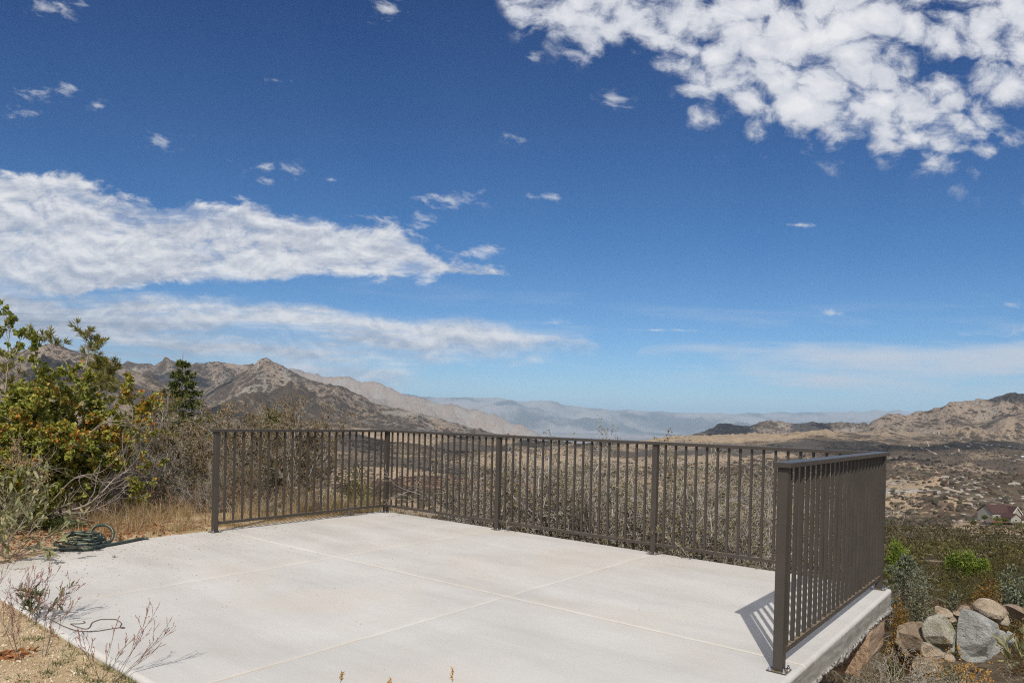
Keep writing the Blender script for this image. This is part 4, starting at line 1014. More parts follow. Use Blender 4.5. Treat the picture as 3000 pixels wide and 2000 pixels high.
for seed, px_, ytop, D, sp_, nd, mt, lab, name in [
  (41, 532, 1032, 20., .42, .09, 'conifer', 'slender dark green conifer standing against the mountains above the grey bushes', 'conifer'),
  (42, 800, 1185, 14.5, .34, .09, 'conifer', 'broad dark green conifer behind the middle of the left railing side', 'conifer'),
  (43, 655, 1230, 13.0, .25, .09, 'conifer', 'dark conifer glimpsed just behind the left end post', 'conifer')]:
    q = at(px_, 1200, D); zb = gz(q[0], q[1])-.05; zt = at(px_, ytop, D)[2]
    wd, lf = conifer(seed, zt-zb, sp_, (.52 if seed == 41 else .34), nd, sub=(13 if seed == 41 else 9), per=(26 if seed == 41 else 12), rmax=1.9)
    plant(name, (q[0], q[1], zb), lab, 'tree', wd, lf, MT['brown_bark'], MT[mt], None, seed, part1='trunk', part2='crown')
q = at(2655, 1700, 24.); zb = gz(q[0], q[1])-.05; zt = at(2655, 1630, 24.)[2]
wd, lf = conifer(46, max(zt-zb, 1.2)+.15, .75, .22, .10, .3, 10, sub=8)
plant('cedar', (q[0], q[1], zb), 'blue-grey cedar with feathery boughs just right of the corner post', 'tree', wd, lf, MT['brown_bark'], MT['blue_cedar'], None, .5, part1='trunk', part2='crown')

# ---- rounded bushes made of leaf clumps
def puff(rs, R, H, n, lsz, lobes=9, asp=.5, tint0=.5, tv=.22):
    c = rs.normal(0, 1, (lobes, 3)); c = unit(c)*rs.uniform(.25, .62, (lobes, 1)); c[:, 2] = np.abs(c[:, 2])*1.0
    rr = rs.uniform(.30, .52, lobes); k = rs.randint(0, lobes, n)
    u = unit(rs.normal(0, 1, (n, 3))); rad = rr[k]*rs.uniform(.35, 1.08, n)**.5
    p = c[k]+u*rad[:, None]; keep = p[:, 2] > -.02; p, u, k = p[keep], u[keep], k[keep]
    P = p*np.array([R, R, H]); P += rs.normal(0, lsz*.5, P.shape)
    tl = rs.normal(0, .12, lobes)
    t = np.clip(rs.normal(tint0, tv, len(P))+tl[k], 0, 1)
    return leaves(rs, P, unit(u+[0, 0, .3]), lsz, lsz*asp, t, spread=.7, up=.2)
def stems(rs, R, H, n=8, r=.02):
    O = rs.normal(0, .06*R, (n, 3))*[1, 1, 0]; d = spread_dirs(rs, n, .5, 1.4)
    lv = grow(rs, O, d, rs.uniform(.6, 1, n)*min(R, H)*.9, np.full(n, r), [dict(K=6, wob=.2), dict(K=5, wob=.25, m=6, ratio=.6, ang=.6, rr=.5), dict(K=4, wob=.25, m=5, ratio=.5, ang=.7, rr=.5)])
    return tubes(lv, 3)
for k, (px_, ytop, ybot, wpx, D, mt, name, cat, lab) in enumerate([
  (2628, 1580, 1635, 68, 62., 'bright_pine', 'pine_tree', 'tree', 'bright yellow-green pine beside the corner post, above the blue-grey cedar'),
  (2790, 1612, 1652, 52, 66., 'bright_pine', 'pine_tree', 'tree', 'darker left pine of the bright green pair on the slope'),
  (2842, 1608, 1652, 66, 64., 'bright_pine', 'pine_tree', 'tree', 'lighter right pine of the bright green pair on the slope'),
  (2884, 1635, 1660, 34, 62., 'bright_pine', 'pine_tree', 'tree', 'small low pine at the right foot of the bright green pair'),
  (2972, 1665, 1790, 110, 27., 'blue_cedar', 'oak_tree', 'tree', 'blue-green round-crowned tree at the right edge above the boulders'),
  (2690, 1715, 1810, 80, 20.5, 'grey_green', 'slope_bush', 'bush', 'grey-green bush directly behind the left boulders'),
  (2795, 1730, 1800, 66, 21.5, 'grey_green', 'slope_bush', 'bush', 'dark grey-green bush between the cedar side and the top boulder'),
  (2890, 1690, 1790, 90, 24., 'orange_brush', 'slope_bush', 'bush', 'rust-orange bush above the uppermost boulder'),
  (2640, 1760, 1830, 60, 17., 'orange_brush', 'slope_bush', 'bush', 'rusty olive bush just right of the slab corner'),
  (2790, 1950, 2060, 120, 12.5, 'grey_green', 'slope_bush', 'bush', 'olive-grey bush growing in front of the lowest boulders'),
  (2600, 1935, 2060, 80, 9.5, 'olive', 'slope_bush', 'bush', 'yellow-green low bush beside the slab under the twigs'),
  (900, 1325, 1440, 120, 15., 'orange_brush', 'slope_bush', 'bush', 'rust-coloured bush behind the left railing side, next to the brown bushes'),
  (1000, 1380, 1480, 150, 14., 'olive', 'slope_bush', 'bush', 'yellow-green bush behind the left railing near the back corner'),
  (1080, 1420, 1490, 90, 13., 'redshank', 'slope_bush', 'bush', 'small golden-olive bush at the back corner of the slab'),
  ]):
    rs = RS(100+k); p0 = at(px_, ybot, D); zb = gz(p0[0], p0[1]); ztop = at(px_, ytop, D)[2]
    R = wpx/2/FPX*D; H = max(ztop-zb, .8*R)
    lsz = max(.03, D*.0030) if mt != 'blue_cedar' else D*.0036
    n = int(min(26000, 9.*R*max(H, R)/lsz**2*1.1+2500))
    lf = puff(rs, R, H, n, lsz, 14, .45); Vl = lf[0]; Vl[:, 2] *= H/np.percentile(Vl[:, 2], 99.7); Vl[:, :2] *= R*1.05/np.percentile(np.hypot(Vl[:, 0], Vl[:, 1]), 97)
    if name in ('pine_tree', 'oak_tree'):
        wd = tubes([(np.array([[[0, 0, t*H*.8] for t in np.linspace(0, 1, 6)]])+rs.normal(0, .03, (1, 6, 3)), np.linspace(.12, .03, 6)[None], np.tile([0, 0, 1.], (1, 6, 1)))], 7)
        plant(name, (p0[0], p0[1], zb), lab, cat, wd, lf, MT['brown_bark'], MT[mt], 'bright green pines on the slope' if name == 'pine_tree' else None, part1='trunk', part2='crown')
    else:
        plant(name, (p0[0], p0[1], zb), lab, cat, stems(rs, R, H), lf, MT['brown_bark'], MT[mt])

# ---- foreground right: twiggy bushes under the slab edge
GU = 'twiggy bushes on the slope below the slab corner'
for key, x, y, ztop, w_, lab in [('g2', 5.72, .62, -.42, 1.25, 'bare twiggy bush growing up beside the ragged edge of the slab'), ('g1', 5.35, .55, -.62, 1.1, 'low twiggy bush in the shade under the slab corner'),
                            ('g3', 6.05, 1.25, -.75, 1.3, 'twiggy bush between the timber block and the brown boulder'), ('g1', 5.75, 1.9, -.9, 1.4, 'grey bush at the left foot of the boulder pile'), ('g2', 6.25, .55, -1.05, 1.1, 'low olive-grey twigs at the bottom edge under the boulders'),
                            ('g3', 5.5, -.35, -.75, .8, 'twigs reaching up past the end of the timber block')]:
    zb = gz(x, y)-.12
    o = scrub_thing(key, (x, y, zb), max(ztop-zb, .45), w_, x*7+y, lab, None); o['group'] = GU
rs = RS(51)
q = at(2870, 1985, 8.5); zb = gz(q[0], q[1]); zt = at(2870, 1905, 8.5)[2]
O = rs.normal(0, .12, (14, 3))*[1, 1, 0]; lv = grow(rs, O, spread_dirs(rs, 14, .7, 1.4), rs.uniform(.6, 1, 14)*.8, np.full(14, .005), [dict(K=6, wob=.14), dict(K=5, wob=.2, m=7, ratio=.5, ang=.5, t0=.4), dict(K=4, wob=.2, m=5, ratio=.45, ang=.5, t0=.4, rmin=.0012)])
lv = fit_height(lv, max(zt-zb, .6)); p, dd = pts_on(rs, lv[2], 9, .5)
plant('seed_head_bush', (q[0], q[1], zb), 'ochre-yellow seed-head bush in front of the big grey boulder', 'bush', tubes(lv, 3), leaves(rs, p, dd, .016, .014, np.clip(rs.normal(.55, .2, len(p)), 0, 1), 1.2), MT['tan_bark'], MT['ochre_flower'])
lv = grow(rs, rs.normal(0, .1, (9, 3))*[1, 1, 0], spread_dirs(rs, 9, .9, 1.4), rs.uniform(.6, 1, 9)*.8, np.full(9, .005), [dict(K=6, wob=.14), dict(K=5, wob=.2, m=6, ratio=.5, ang=.5, t0=.3), dict(K=4, wob=.2, m=6, ratio=.5, ang=.6, t0=.2, rmin=.0012)])
q = at(2960, 2000, 7.8); zb = gz(q[0], q[1]); lv = fit_height(lv, max(at(2960, 1930, 7.8)[2]-zb, .5)); p, dd = pts_on(rs, lv[2], 12, .3)
plant('seed_head_bush', (q[0], q[1], zb), 'ochre seed-head bush at the bottom right corner below the broad-leaved plant', 'bush', tubes(lv, 3), leaves(rs, p, dd, .018, .014, np.clip(rs.normal(.5, .2, len(p)), 0, 1), 1.2), MT['tan_bark'], MT['ochre_flower'])

# broad grey-green leaves, pointed, with a folded midrib
def broad_leaf(rs, base, dirv, L, W, curl=.5):
    n = 7; t = np.linspace(0, 1, n); wv = W*np.sin(PI*np.clip(t*.92+.05, 0, 1))**.8*(1-t*.15); wv[-1] = .001
    d = unit(np.array(dirv)); side = unit(np.cross(d, [0, 0, 1.])+rs.normal(0, .25, 3)); up_ = np.cross(side, d)
    pts = []; p = np.array(base, float); dd = d.copy()
    for k in range(n):
        pts.append(p.copy()); dd = unit(dd-up_*curl*.12+rs.normal(0, .03, 3)); p = p+dd*L/(n-1)
    P = np.array(pts); wav = rs.normal(0, .06, (n, 1))*W
    Lf = P-side*wv[:, None]*.5+up_*(wv[:, None]*.16+wav); Rt = P+side*wv[:, None]*.5+up_*(wv[:, None]*.16-wav)
    V = np.concatenate([Lf, P, Rt]); i = np.arange(n-1)
    Q = np.concatenate([np.stack([i, i+1, n+i+1, n+i], 1), np.stack([n+i, n+i+1, 2*n+i+1, 2*n+i], 1)])
    return V, Q
def leafy(seed, nst, h, L, W, per, wide=(.6, 1.4), curl=.5, lo_=.25, t0=.5, tv=.22):
    rs = RS(seed); O = rs.normal(0, .05, (nst, 3))*[1, 1, 0]
    lv = grow(rs, O, spread_dirs(rs, nst, *wide), rs.uniform(.6, 1, nst)*h, np.full(nst, .0045), [dict(K=7, wob=.13, up=.03), dict(K=5, wob=.2, m=3, ratio=.45, ang=.5, rr=.7, t0=.4)])
    V = []; Q = []; T = []; b0 = 0
    for l_ in lv:
        p, dd = pts_on(rs, l_, per, lo_)
        for k in range(len(p)):
            v, q_ = broad_leaf(rs, p[k], unit(dd[k]+rs.normal(0, .55, 3)+[0, 0, .1]), L*rs.uniform(.6, 1.25), W*rs.uniform(.7, 1.2), curl*rs.uniform(-.4, 1.6))
            V.append(v); Q.append(q_+b0); b0 += len(v); T.append(np.full(len(v), np.clip(rs.normal(t0, tv), 0, 1)))
    return tubes(lv, 5), (np.concatenate(V), np.concatenate(Q), np.concatenate(T))
wd, lf = leafy(61, 15, .62, .085, .030, 6, (.15, 1.2), .8)
q = on_plane(20, 1632); SG = plant('sage_shrub', (q[0], q[1], .0), 'broad-leaved grey-green sage at the left edge spilling over the slab', 'plant', wd, lf, MT['tan_bark'], MT['sage_leaf'])
q = on_plane(-60, 1585); copy_thing(SG, (q[0], q[1], -.02), 2.2, 1.1, 'grey-green sage at the left border, behind the one spilling over the slab')
wd, lf = leafy(62, 9, .34, .075, .026, 5, (.6, 1.4), .3, .35, .35)
q = z8(600, 600, -.01); SD = plant('sage_seedling', (q[0], q[1], -.015), 'small dark-leaved sage on the sand by the near left slab edge', 'plant', wd, lf, MT['tan_bark'], MT['dark_sage']); SD.scale = (.62, .62, .62)
wd, lf = leafy(63, 4, .40, .13, .042, 5, (1.0, 1.45), .3, .3, .6)
q = at(3000, 1975, 6.4); zb = at(3000, 1990, 6.4)[2]-.1
plant('broad_leaved_plant', (q[0], q[1], zb), 'yellow-green broad-leaved plant cut by the right edge, in front of the boulders', 'plant', wd, lf, MT['tan_bark'], MT['sage_leaf'])
# sage with dry flower heads in front of the leafy shrub
rs = RS(66); wd, lf = leafy(64, 12, .75, .07, .016, 7, (.5, 1.4), .3, .3, .45)
q = at(95, 1500, 7.0); zb = gz(q[0], q[1]); FS = plant('flowering_sage', (q[0], q[1], zb), 'sage with dry brown flower heads in front of the leafy shrub', 'plant', wd, lf, MT['tan_bark'], MT['sage_leaf'])
p = wd[0][rs.randint(0, len(wd[0]), 900)]; p = p[p[:, 2] > .42]; c = p[::9]; pp = np.repeat(c, 40, 0)+rs.normal(0, .022, (len(c)*40, 3))*[1, 1, .7]
v, t_, tn = leaves(rs, pp, np.tile([0, 0, 1.], (len(pp), 1)), .010, .009, np.clip(rs.normal(.5, .22, len(pp)), 0, 1), 1.2)
link('flower_heads', np_mesh('flower_heads', v, [t_], {'tint': tn}), MT['flower_brown'], FS)
q = at(10, 1420, 7.0); o = FS.copy(); COL.objects.link(o); o.location = (q[0], q[1], gz(q[0], q[1])+.25); o.rotation_euler = (0, 0, 2); o['label'] = 'sage with brown flower heads at the left border beside the dark inside of the shrub'
for ch in FS.children:
    c = ch.copy(); COL.objects.link(c); c.parent = o

# ---- low green herbs behind the hose
for seed, px_, py_, D, lab in [(71, 205, 1575, 7.3, 'low dark green herb behind the coiled hose'), (72, 30, 1560, 7.2, 'low blue-green herb under the left border shrubs')]:
    rs = RS(seed); lf = puff(rs, .38, .22, 5200, .022, 10, .35, .35)
    q = at(px_, py_, D); plant('green_herb', (q[0], q[1], gz(q[0], q[1])-.03), lab, 'plant', stems(rs, .35, .2, 8, .003), lf, MT['tan_bark'], MT['conifer'] if seed == 71 else MT['grey_green'])

# ---- wild buckwheat: thin red-brown stalks hung with beads
def buckwheat(seed, h, lean, nst=4, dens=16):
    rs = RS(seed); d = unit(np.tile(np.array([lean[0], lean[1], 1.]), (nst, 1))+rs.normal(0, .35, (nst, 3))*[1, 1, .2])
    lv = grow(rs, rs.normal(0, .008, (nst, 3))*[1, 1, 0], d, rs.uniform(.7, 1, nst)*h, np.full(nst, .0014), [dict(K=7, wob=.06, up=.02), dict(K=6, wob=.08, up=.05, m=4, ratio=.5, ang=.32, rr=.7, t0=.3, rmin=.001), dict(K=5, wob=.09, m=3, ratio=.5, ang=.35, rr=.7, t0=.2, rmin=.0008)])
    V = []; F = []; b0 = 0
    octv = np.array([(1, 0, 0), (-1, 0, 0), (0, 1, 0), (0, -1, 0), (0, 0, 1.2), (0, 0, -1.2)], float); octf = np.array([(0, 2, 4), (2, 1, 4), (1, 3, 4), (3, 0, 4), (2, 0, 5), (1, 2, 5), (3, 1, 5), (0, 3, 5)])
    p = np.vstack([pts_on(rs, lv[1], dens//2, .25)[0], pts_on(rs, lv[2], dens//2, .1)[0]]); s = rs.uniform(.0016, .0029, (len(p), 1, 1))
    V = (p[:, None]+octv[None]*s).reshape(-1, 3); F = (octf[None]+np.arange(len(p))[:, None, None]*6).reshape(-1, 3)
    return tubes(lv, 4), (V, F, np.repeat(rs.rand(len(p)), 6))
BW = []
for seed, x8, y8, h, lean, lab in [
  (81, 1560, 1480, .27, (.35, .15), 'beaded stalk plant leaning over the slab edge, nearest of the row'),
  (82, 1720, 1500, .34, (.75, .35), 'beaded stalk plant whose long sprays reach far right over the slab'),
  (83, 300, 1190, .30, (-.2, .2), 'beaded stalk plant above the fallen brown leaves at the left border'),
  (84, 690, 1130, .30, (.35, .25), 'beaded stalk plant in the open sand right of the fallen leaves'),
  (85, 560, 650, .30, (-.5, .3), 'beaded stalk plant growing behind the small dark-leaved sage'),
  (86, 720, 700, .26, (.6, .1), 'beaded stalk plant on the wire side of the small dark-leaved sage'),
  (87, 330, 560, .26, (-.3, .6), 'beaded stalk plant left of the small sage, standing against the slab'),
  (88, 60, 850, .28, (.2, .1), 'beaded stalk plant cut by the left border, in the middle of the sand'),
  (89, -60, 200, .28, (.6, .1), 'beaded stalk plant at the left border against the pale slab')]:
    q = z8(x8, y8, -.015); wd, lf = buckwheat(seed, h, (RH[0]*lean[0]+FH[0]*lean[1], RH[1]*lean[0]+FH[1]*lean[1]))
    plant('buckwheat', (q[0], q[1], gz(q[0], q[1])-.004), lab, 'plant', wd, lf, MT['brown_bark'], MT['bead'], 'beaded stalk plants on the near sand', part1='stalks', part2='seed_beads')
# stalk tips rising into the bottom edge
for seed, px_, ty, lab in [(91, 985, 1968, 'seed stalk tip poking up at the bottom edge, left one'), (93, 1105, 1990, 'short seed stalk tip at the bottom edge, between the other two'), (92, 1322, 1964, 'seed stalk tip poking up at the bottom edge, right one')]:
    q = at(px_, 2030, 2.6); zb = max(gz(q[0], q[1]), 0.); h = at(px_, ty, 2.6)[2]-zb; rs = RS(seed)
    lv = grow(rs, np.zeros((1, 3)), np.array([[0., .06, 1.]]), np.array([h*1.0]), np.array([.0016]), [dict(K=8, wob=.03, up=.02)])
    lv = fit_height(lv, h); p, dd = pts_on(rs, lv[0], 26, .86); p = p+rs.normal(0, .0035, p.shape)
    plant('seed_stalk', (q[0], q[1], zb), lab, 'plant', tubes(lv, 5), leaves(rs, p, np.tile([0, 0, 1.], (len(p), 1)), .009, .006, np.clip(rs.normal(.4, .2, len(p)), 0, 1), .8), MT['brown_bark'], MT['ochre_flower'], part1='stalk', part2='seed_head')

# ---- dry grass (nobody could count it)
def blades(pts, rs, h, w=.004, lean=.5, tint=(.5, .22)):
    n = len(pts); a = rs.uniform(0, 2*PI, n); H = h*rs.uniform(.4, 1.2, n); l = rs.uniform(0, lean, n)*H*np.where(rs.rand(n) < .3, 2.2, 1.)
    d = np.stack([np.cos(a), np.sin(a), 0*a], 1); s = np.stack([-np.sin(a+rs.uniform(0, 3, n)), np.cos(a), 0*a], 1)*w*.5
    p1 = pts+d*l[:, None]*.35+[0, 0, .55]*H[:, None]; p2 = pts+d*l[:, None]+np.stack([0*H, 0*H, H*(1-.25*l/H)], 1)
    V = np.stack([pts-s, pts+s, p1+s*.8, p1-s*.8, p2], 1).reshape(-1, 3); i = np.arange(n)*5
    return V, [np.stack([i, i+1, i+2, i+3], 1), np.stack([i+3, i+2, i+4], 1)], np.repeat(np.clip(rs.normal(*tint, n), 0, 1), 5)
def on_ground(xy): return np.stack([xy[:, 0], xy[:, 1], ground(xy[:, 0], xy[:, 1])-.005], 1)
rs = RS(301); xs_ = []
def patch(n, cx_, cy_, rx, ry, h, clump=.06, ntuft=None):
    nt_ = ntuft or max(6, n//45); c = rs.normal(0, 1, (nt_, 2))*[rx, ry]+[cx_, cy_]
    k = rs.randint(0, nt_, n); xy = c[k]+rs.normal(0, clump, (n, 2)); ok = ~((xy[:, 0] > -.16) & (xy[:, 0] < 5.9) & (xy[:, 1] > -4.58) & (xy[:, 1] < .1)); return on_ground(xy[ok]), h
out = []; polys = []; tints = []; b0 = 0
for args in [(900, -.65, -1.5, .22, .35, .22), (900, -1.2, -2.3, .5, .35, .20), (1200, -.55, -.6, .2, .5, .26), (900, -.8, -2.9, .40, .25, .15), (1300, -1.9, -1.9, .6, .7, .28), (1200, -2.4, -3.0, .7, .6, .28), (1500, -.35, -2.35, .12, .45, .07), (2500, -.5, .5, .5, .5, .35), (900, 6.4, -3.2, .2, .8, .12)]:
    pts, h = patch(*args); V, Q, T = blades(pts, rs, h, lean=.95, tint=(.5, .28)); out.append(V); polys += [q_+b0 for q_ in Q]; tints.append(T); b0 += len(V)
quads = np.concatenate([p for p in polys if p.shape[1] == 4]); tris = np.concatenate([p for p in polys if p.shape[1] == 3])
tag(link('dry_grass', np_mesh('dry_grass', np.concatenate(out), [quads, tris], {'tint': np.concatenate(tints)}), MT['straw']), kind='stuff')
rs = RS(304); n = 110; xy = np.stack([rs.uniform(-2.9, -.3, n), rs.uniform(-3.3, .2, n)], 1); lv = grow(rs, on_ground(xy), spread_dirs(rs, n, .5, 1.4), rs.uniform(.15, .40, n), np.full(n, .003), [dict(K=6, wob=.2), dict(K=5, wob=.25, m=7, ratio=.55, ang=.6, rr=.6, t0=.2, rmin=.0014), dict(K=4, wob=.3, m=5, ratio=.5, ang=.7, rr=.7, rmin=.001)])
v, q_ = tubes(lv, 3); tag(link('dry_weeds', np_mesh('dry_weeds', v, [q_], {'tint': np.full(len(v), .1)}), mat_twig('dry weed stalk', (.20, .10, .06), (.42, .28, .17))), kind='stuff')
# small green weeds on the near sand and along the slab edge, leaf litter
out = []; polys = []; tints = []; b0 = 0; rs = RS(302)
spots = [z8(x, y, -.02)[:2] for x, y in [(850, 1250), (1030, 1200), (1080, 1110), (1230, 1340), (1310, 1260), (700, 1390), (1830, 1480), (1900, 1420), (1240, 1430), (1780, 1530), (430, 900), (560, 900), (1090, 880), (1430, 1090), (1700, 1290), (150, 1110), (900, 790), (1150, 880), (1500, 1560), (330, 1500), (1400, 1500), (1990, 1530)]]
for c in spots:
    n = rs.randint(20, 70); xy = np.array(c)+rs.normal(0, .022, (n, 2))*[1.5, .8]; pts = on_ground(xy)
    V, Q, T = blades(pts, rs, .026, .004, 1.4, (.4, .25)); out.append(V); polys += [q_+b0 for q_ in Q]; tints.append(T); b0 += len(V)
for k in range(60):
    x = rs.uniform(1.5, 4.6); n = rs.randint(3, 14); xy = np.stack([x+rs.normal(0, .03, n), -4.56-np.abs(rs.normal(0, .012, n))], 1); V, Q, T = blades(on_ground(xy), rs, .035, .003, .8, (.6, .25)); out.append(V); polys += [q_+b0 for q_ in Q]; tints.append(T); b0 += len(V)
quads = np.concatenate([p for p in polys if p.shape[1] == 4]); tris = np.concatenate([p for p in polys if p.shape[1] == 3])
tag(link('weeds', np_mesh('weeds', np.concatenate(out), [quads, tris], {'tint': np.concatenate(tints)}), MT['weed']), kind='stuff')
rs = RS(303)
c = [z8(60, 1110, -.01)[:2], z8(150, 1130, -.01)[:2], z8(370, 1075, -.01)[:2], z8(480, 1430, -.01)[:2]]
xy = np.vstack([np.array(c[k])+rs.normal(0, .035, (n, 2)) for k, n in ((0, 26), (1, 22), (2, 10), (3, 2))]+[np.array([-.55, -3.35])+rs.normal(0, 1, (700, 2))*[.30, .45], np.array([-1.0, -3.0])+rs.normal(0, 1, (900, 2))*[.5, .5]])
xy = xy[~((xy[:, 0] > -.12) & (xy[:, 1] > -4.5))]
pts = on_ground(xy)+[0, 0, .012]; V, T_, tn = round_leaves(rs, pts, np.tile([1., 0, .0], (len(pts), 1))*1.0+rs.normal(0, 1, (len(pts), 3))*[1, 1, .15], .034, .022, rs.rand(len(pts)), spread=.3, up=0)
tag(link('leaf_litter', np_mesh('leaf_litter', V, [T_], {'tint': tn}), MT['litter']), kind='stuff')
def near_grit():
    rs = RS(33); ico = bmesh.new(); bmesh.ops.create_icosphere(ico, subdivisions=1, radius=1.0); iv = np.array([v.co[:] for v in ico.verts]); it = np.array([[v.index for v in f.verts] for f in ico.faces]); ico.free()
    n = 14000; x = rs.uniform(1.2, 4.7, n); y = -4.56-rs.gamma(1.6, .38, n); g_ = ground(x, y); s = rs.gamma(2.2, .0011, n)+.0009
    P = iv[None]*(s[:, None, None]*rs.uniform(.6, 1.3, (n, 1, 3)))+np.stack([x, y, g_+.0004], 1)[:, None]
    return np_mesh('gravel', P.reshape(-1, 3), [(it[None]+np.arange(n)[:, None, None]*len(iv)).reshape(-1, 3)], {'tint': np.repeat(rs.rand(n), len(iv))})
tag(link('gravel', near_grit(), mat_leaf('gravel grain', [(0, (.20, .14, .085)), (.5, (.48, .37, .24)), (1, (.66, .57, .44))], 0., .9)), kind='stuff')
n = 2600; xy = np.stack([rs.uniform(1.3, 4.6, n), -4.60-rs.gamma(1.5, .35, n)], 1); cl_ = vn(xy[:, 0]*3, xy[:, 1]*3, 5) > .42; V, Q_, T = blades(on_ground(xy[cl_]), rs, .028, .0018, 2.2, (.5, .3)); tag(link('straw_bits', np_mesh('straw_bits', V, Q_, {'tint': T}), MT['straw']), kind='stuff')
# sticks over the sand
lv = grow(rs, on_ground(np.array([[x, y] for x, y in zip(rs.uniform(1.6, 3.9, 90), rs.uniform(-5.6, -4.62, 90))]))+[0, 0, .008], unit(rs.normal(0, 1, (90, 3))*[1, 1, .06]), rs.uniform(.02, .11, 90), rs.uniform(.0006, .0018, 90), [dict(K=5, wob=.2, up=0)])
v, q_ = tubes(lv, 4); tag(link('fallen_twigs', np_mesh('fallen_twigs', v, [q_]), MT['tan_bark']), kind='stuff')

# ---- chaparral covering the slopes beyond: one uncountable mass
def chaparral():
    rs = RS(401); V = []; T = []; C_l = []; b0 = 0
    pal = np.array([(.075, .058, .017), (.058, .056, .016), (.085, .052, .016), (.075, .048, .018), (.052, .050, .023), (.070, .066, .045), (.125, .066, .018), (.046, .046, .016)])
    spec = [(11, 24, 420, .55, 900, .045), (24, 42, 700, .85, 480, .075), (42, 80, 1200, 1.15, 200, .14), (80, 150, 1900, 1.5, 60, .32), (150, 280, 2600, 2.0, 30, .60)]
    for (d0, d1, n, R, nl, ls) in spec:
        px = rs.uniform(150, 3350, int(n*1.5)); D = np.sqrt(rs.uniform(d0*d0, d1*d1, len(px)))
        S = (px-1519.44)/FPX*D; x = CAM[0]+S*RH[0]+D*FH[0]; y = CAM[1]+S*RH[1]+D*FH[1]; z = ground(x, y)
        cov = vn(x/9, y/9, 9)*.5+vn(x/25, y/25, 11)*.5
        keep = (cov > np.where(D < 110, .12, .12+.42*ss(110, 260, D)))
        # clearing round the house, and the boulders
        keep &= ~((px > 2800) & (px < 3060) & (D > 205) & (D < 290)); keep &= ~((px > 2670) & (px < 3010) & (D > 13) & (D < 19.5)); keep &= ~((px > 2580) & (D < 15.5))
        for i in np.nonzero(keep)[0]:
            r = R*rs.uniform(.6, 1.35); h = r*rs.uniform(.85, 1.35)
            v, t, tn = puff(rs, r, h, nl, ls*rs.uniform(.8, 1.2), 6, .5)
            w_ = vn(np.array([x[i]/18]), np.array([y[i]/18]), 31)[0]
            c = pal[rs.randint(0, 8)] if rs.rand() < .6 else pal[int(w_*7.9)]
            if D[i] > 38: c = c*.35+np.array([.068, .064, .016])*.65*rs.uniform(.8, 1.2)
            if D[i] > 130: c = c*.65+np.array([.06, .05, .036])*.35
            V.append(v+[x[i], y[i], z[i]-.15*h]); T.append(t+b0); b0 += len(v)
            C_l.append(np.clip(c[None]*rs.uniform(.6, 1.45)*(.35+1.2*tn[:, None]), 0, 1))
    me = np_mesh('chaparral', np.concatenate(V), [np.concatenate(T)], {'leafcol': np.concatenate(C_l)})
    return me
m, nt, b = new_mat('chaparral foliage'); a = nt.n('ShaderNodeAttribute', attribute_name='leafcol').outputs['Color']
nt.set(b.inputs['Base Color'], a); nt.set(b.inputs['Roughness'], .7); nt.set(b.inputs['Specular IOR Level'], .2)
tag(link('chaparral', chaparral(), m), kind='stuff')
def far_brush():
    rs = RS(402); ico = bmesh.new(); bmesh.ops.create_icosphere(ico, subdivisions=1, radius=1.0); iv = np.array([v.co[:] for v in ico.verts]); it = np.array([[v.index for v in f.verts] for f in ico.faces]); ico.free()
    n = 60000; px = rs.uniform(-100, 3250, n); D = np.exp(rs.uniform(math.log(230), math.log(2600), n))
    S = (px-1519.44)/FPX*D; x = CAM[0]+S*RH[0]+D*FH[0]; y = CAM[1]+S*RH[1]+D*FH[1]
    br, rk, wm, bu = zones(x, y, px, D)
    keep = rs.rand(n) < np.clip((br-.2)*1.1, 0, 1)*(1-.6*rk)*(1-.55*ss(900, 2600, D)); keep &= ~((px > 2790) & (px < 3060) & (D > 205) & (D < 290))
    x, y, D, bu, px = x[keep], y[keep], D[keep], bu[keep], px[keep]; z = ground(x, y); n = len(x)
    s = rs.uniform(.7, 1.7, n)*(1+D/1100)
    V = iv[None]*(s[:, None, None]*rs.uniform(.75, 1.25, (n, 1, 3))*[1, 1, .8])*rs.uniform(.75, 1.2, (n, len(iv), 1))+np.stack([x, y, z+.1*s], 1)[:, None]
    F = it[None]+np.arange(n)[:, None, None]*len(iv)
    pal = np.array([(.036, .030, .022), (.058, .045, .032), (.078, .052, .038), (.05, .048, .030), (.085, .066, .045)]); c = pal[rs.randint(0, 5, n)]*rs.uniform(.8, 1.3, (n, 1))
    c = c*(1-.6*bu[:, None])+np.array([.07, .04, .03])*.6*bu[:, None]
    return np_mesh('distant_brush', V.reshape(-1, 3), [F.reshape(-1, 3)], {'leafcol': np.repeat(c, len(iv), 0)})
tag(link('distant_brush', far_brush(), m), kind='stuff')
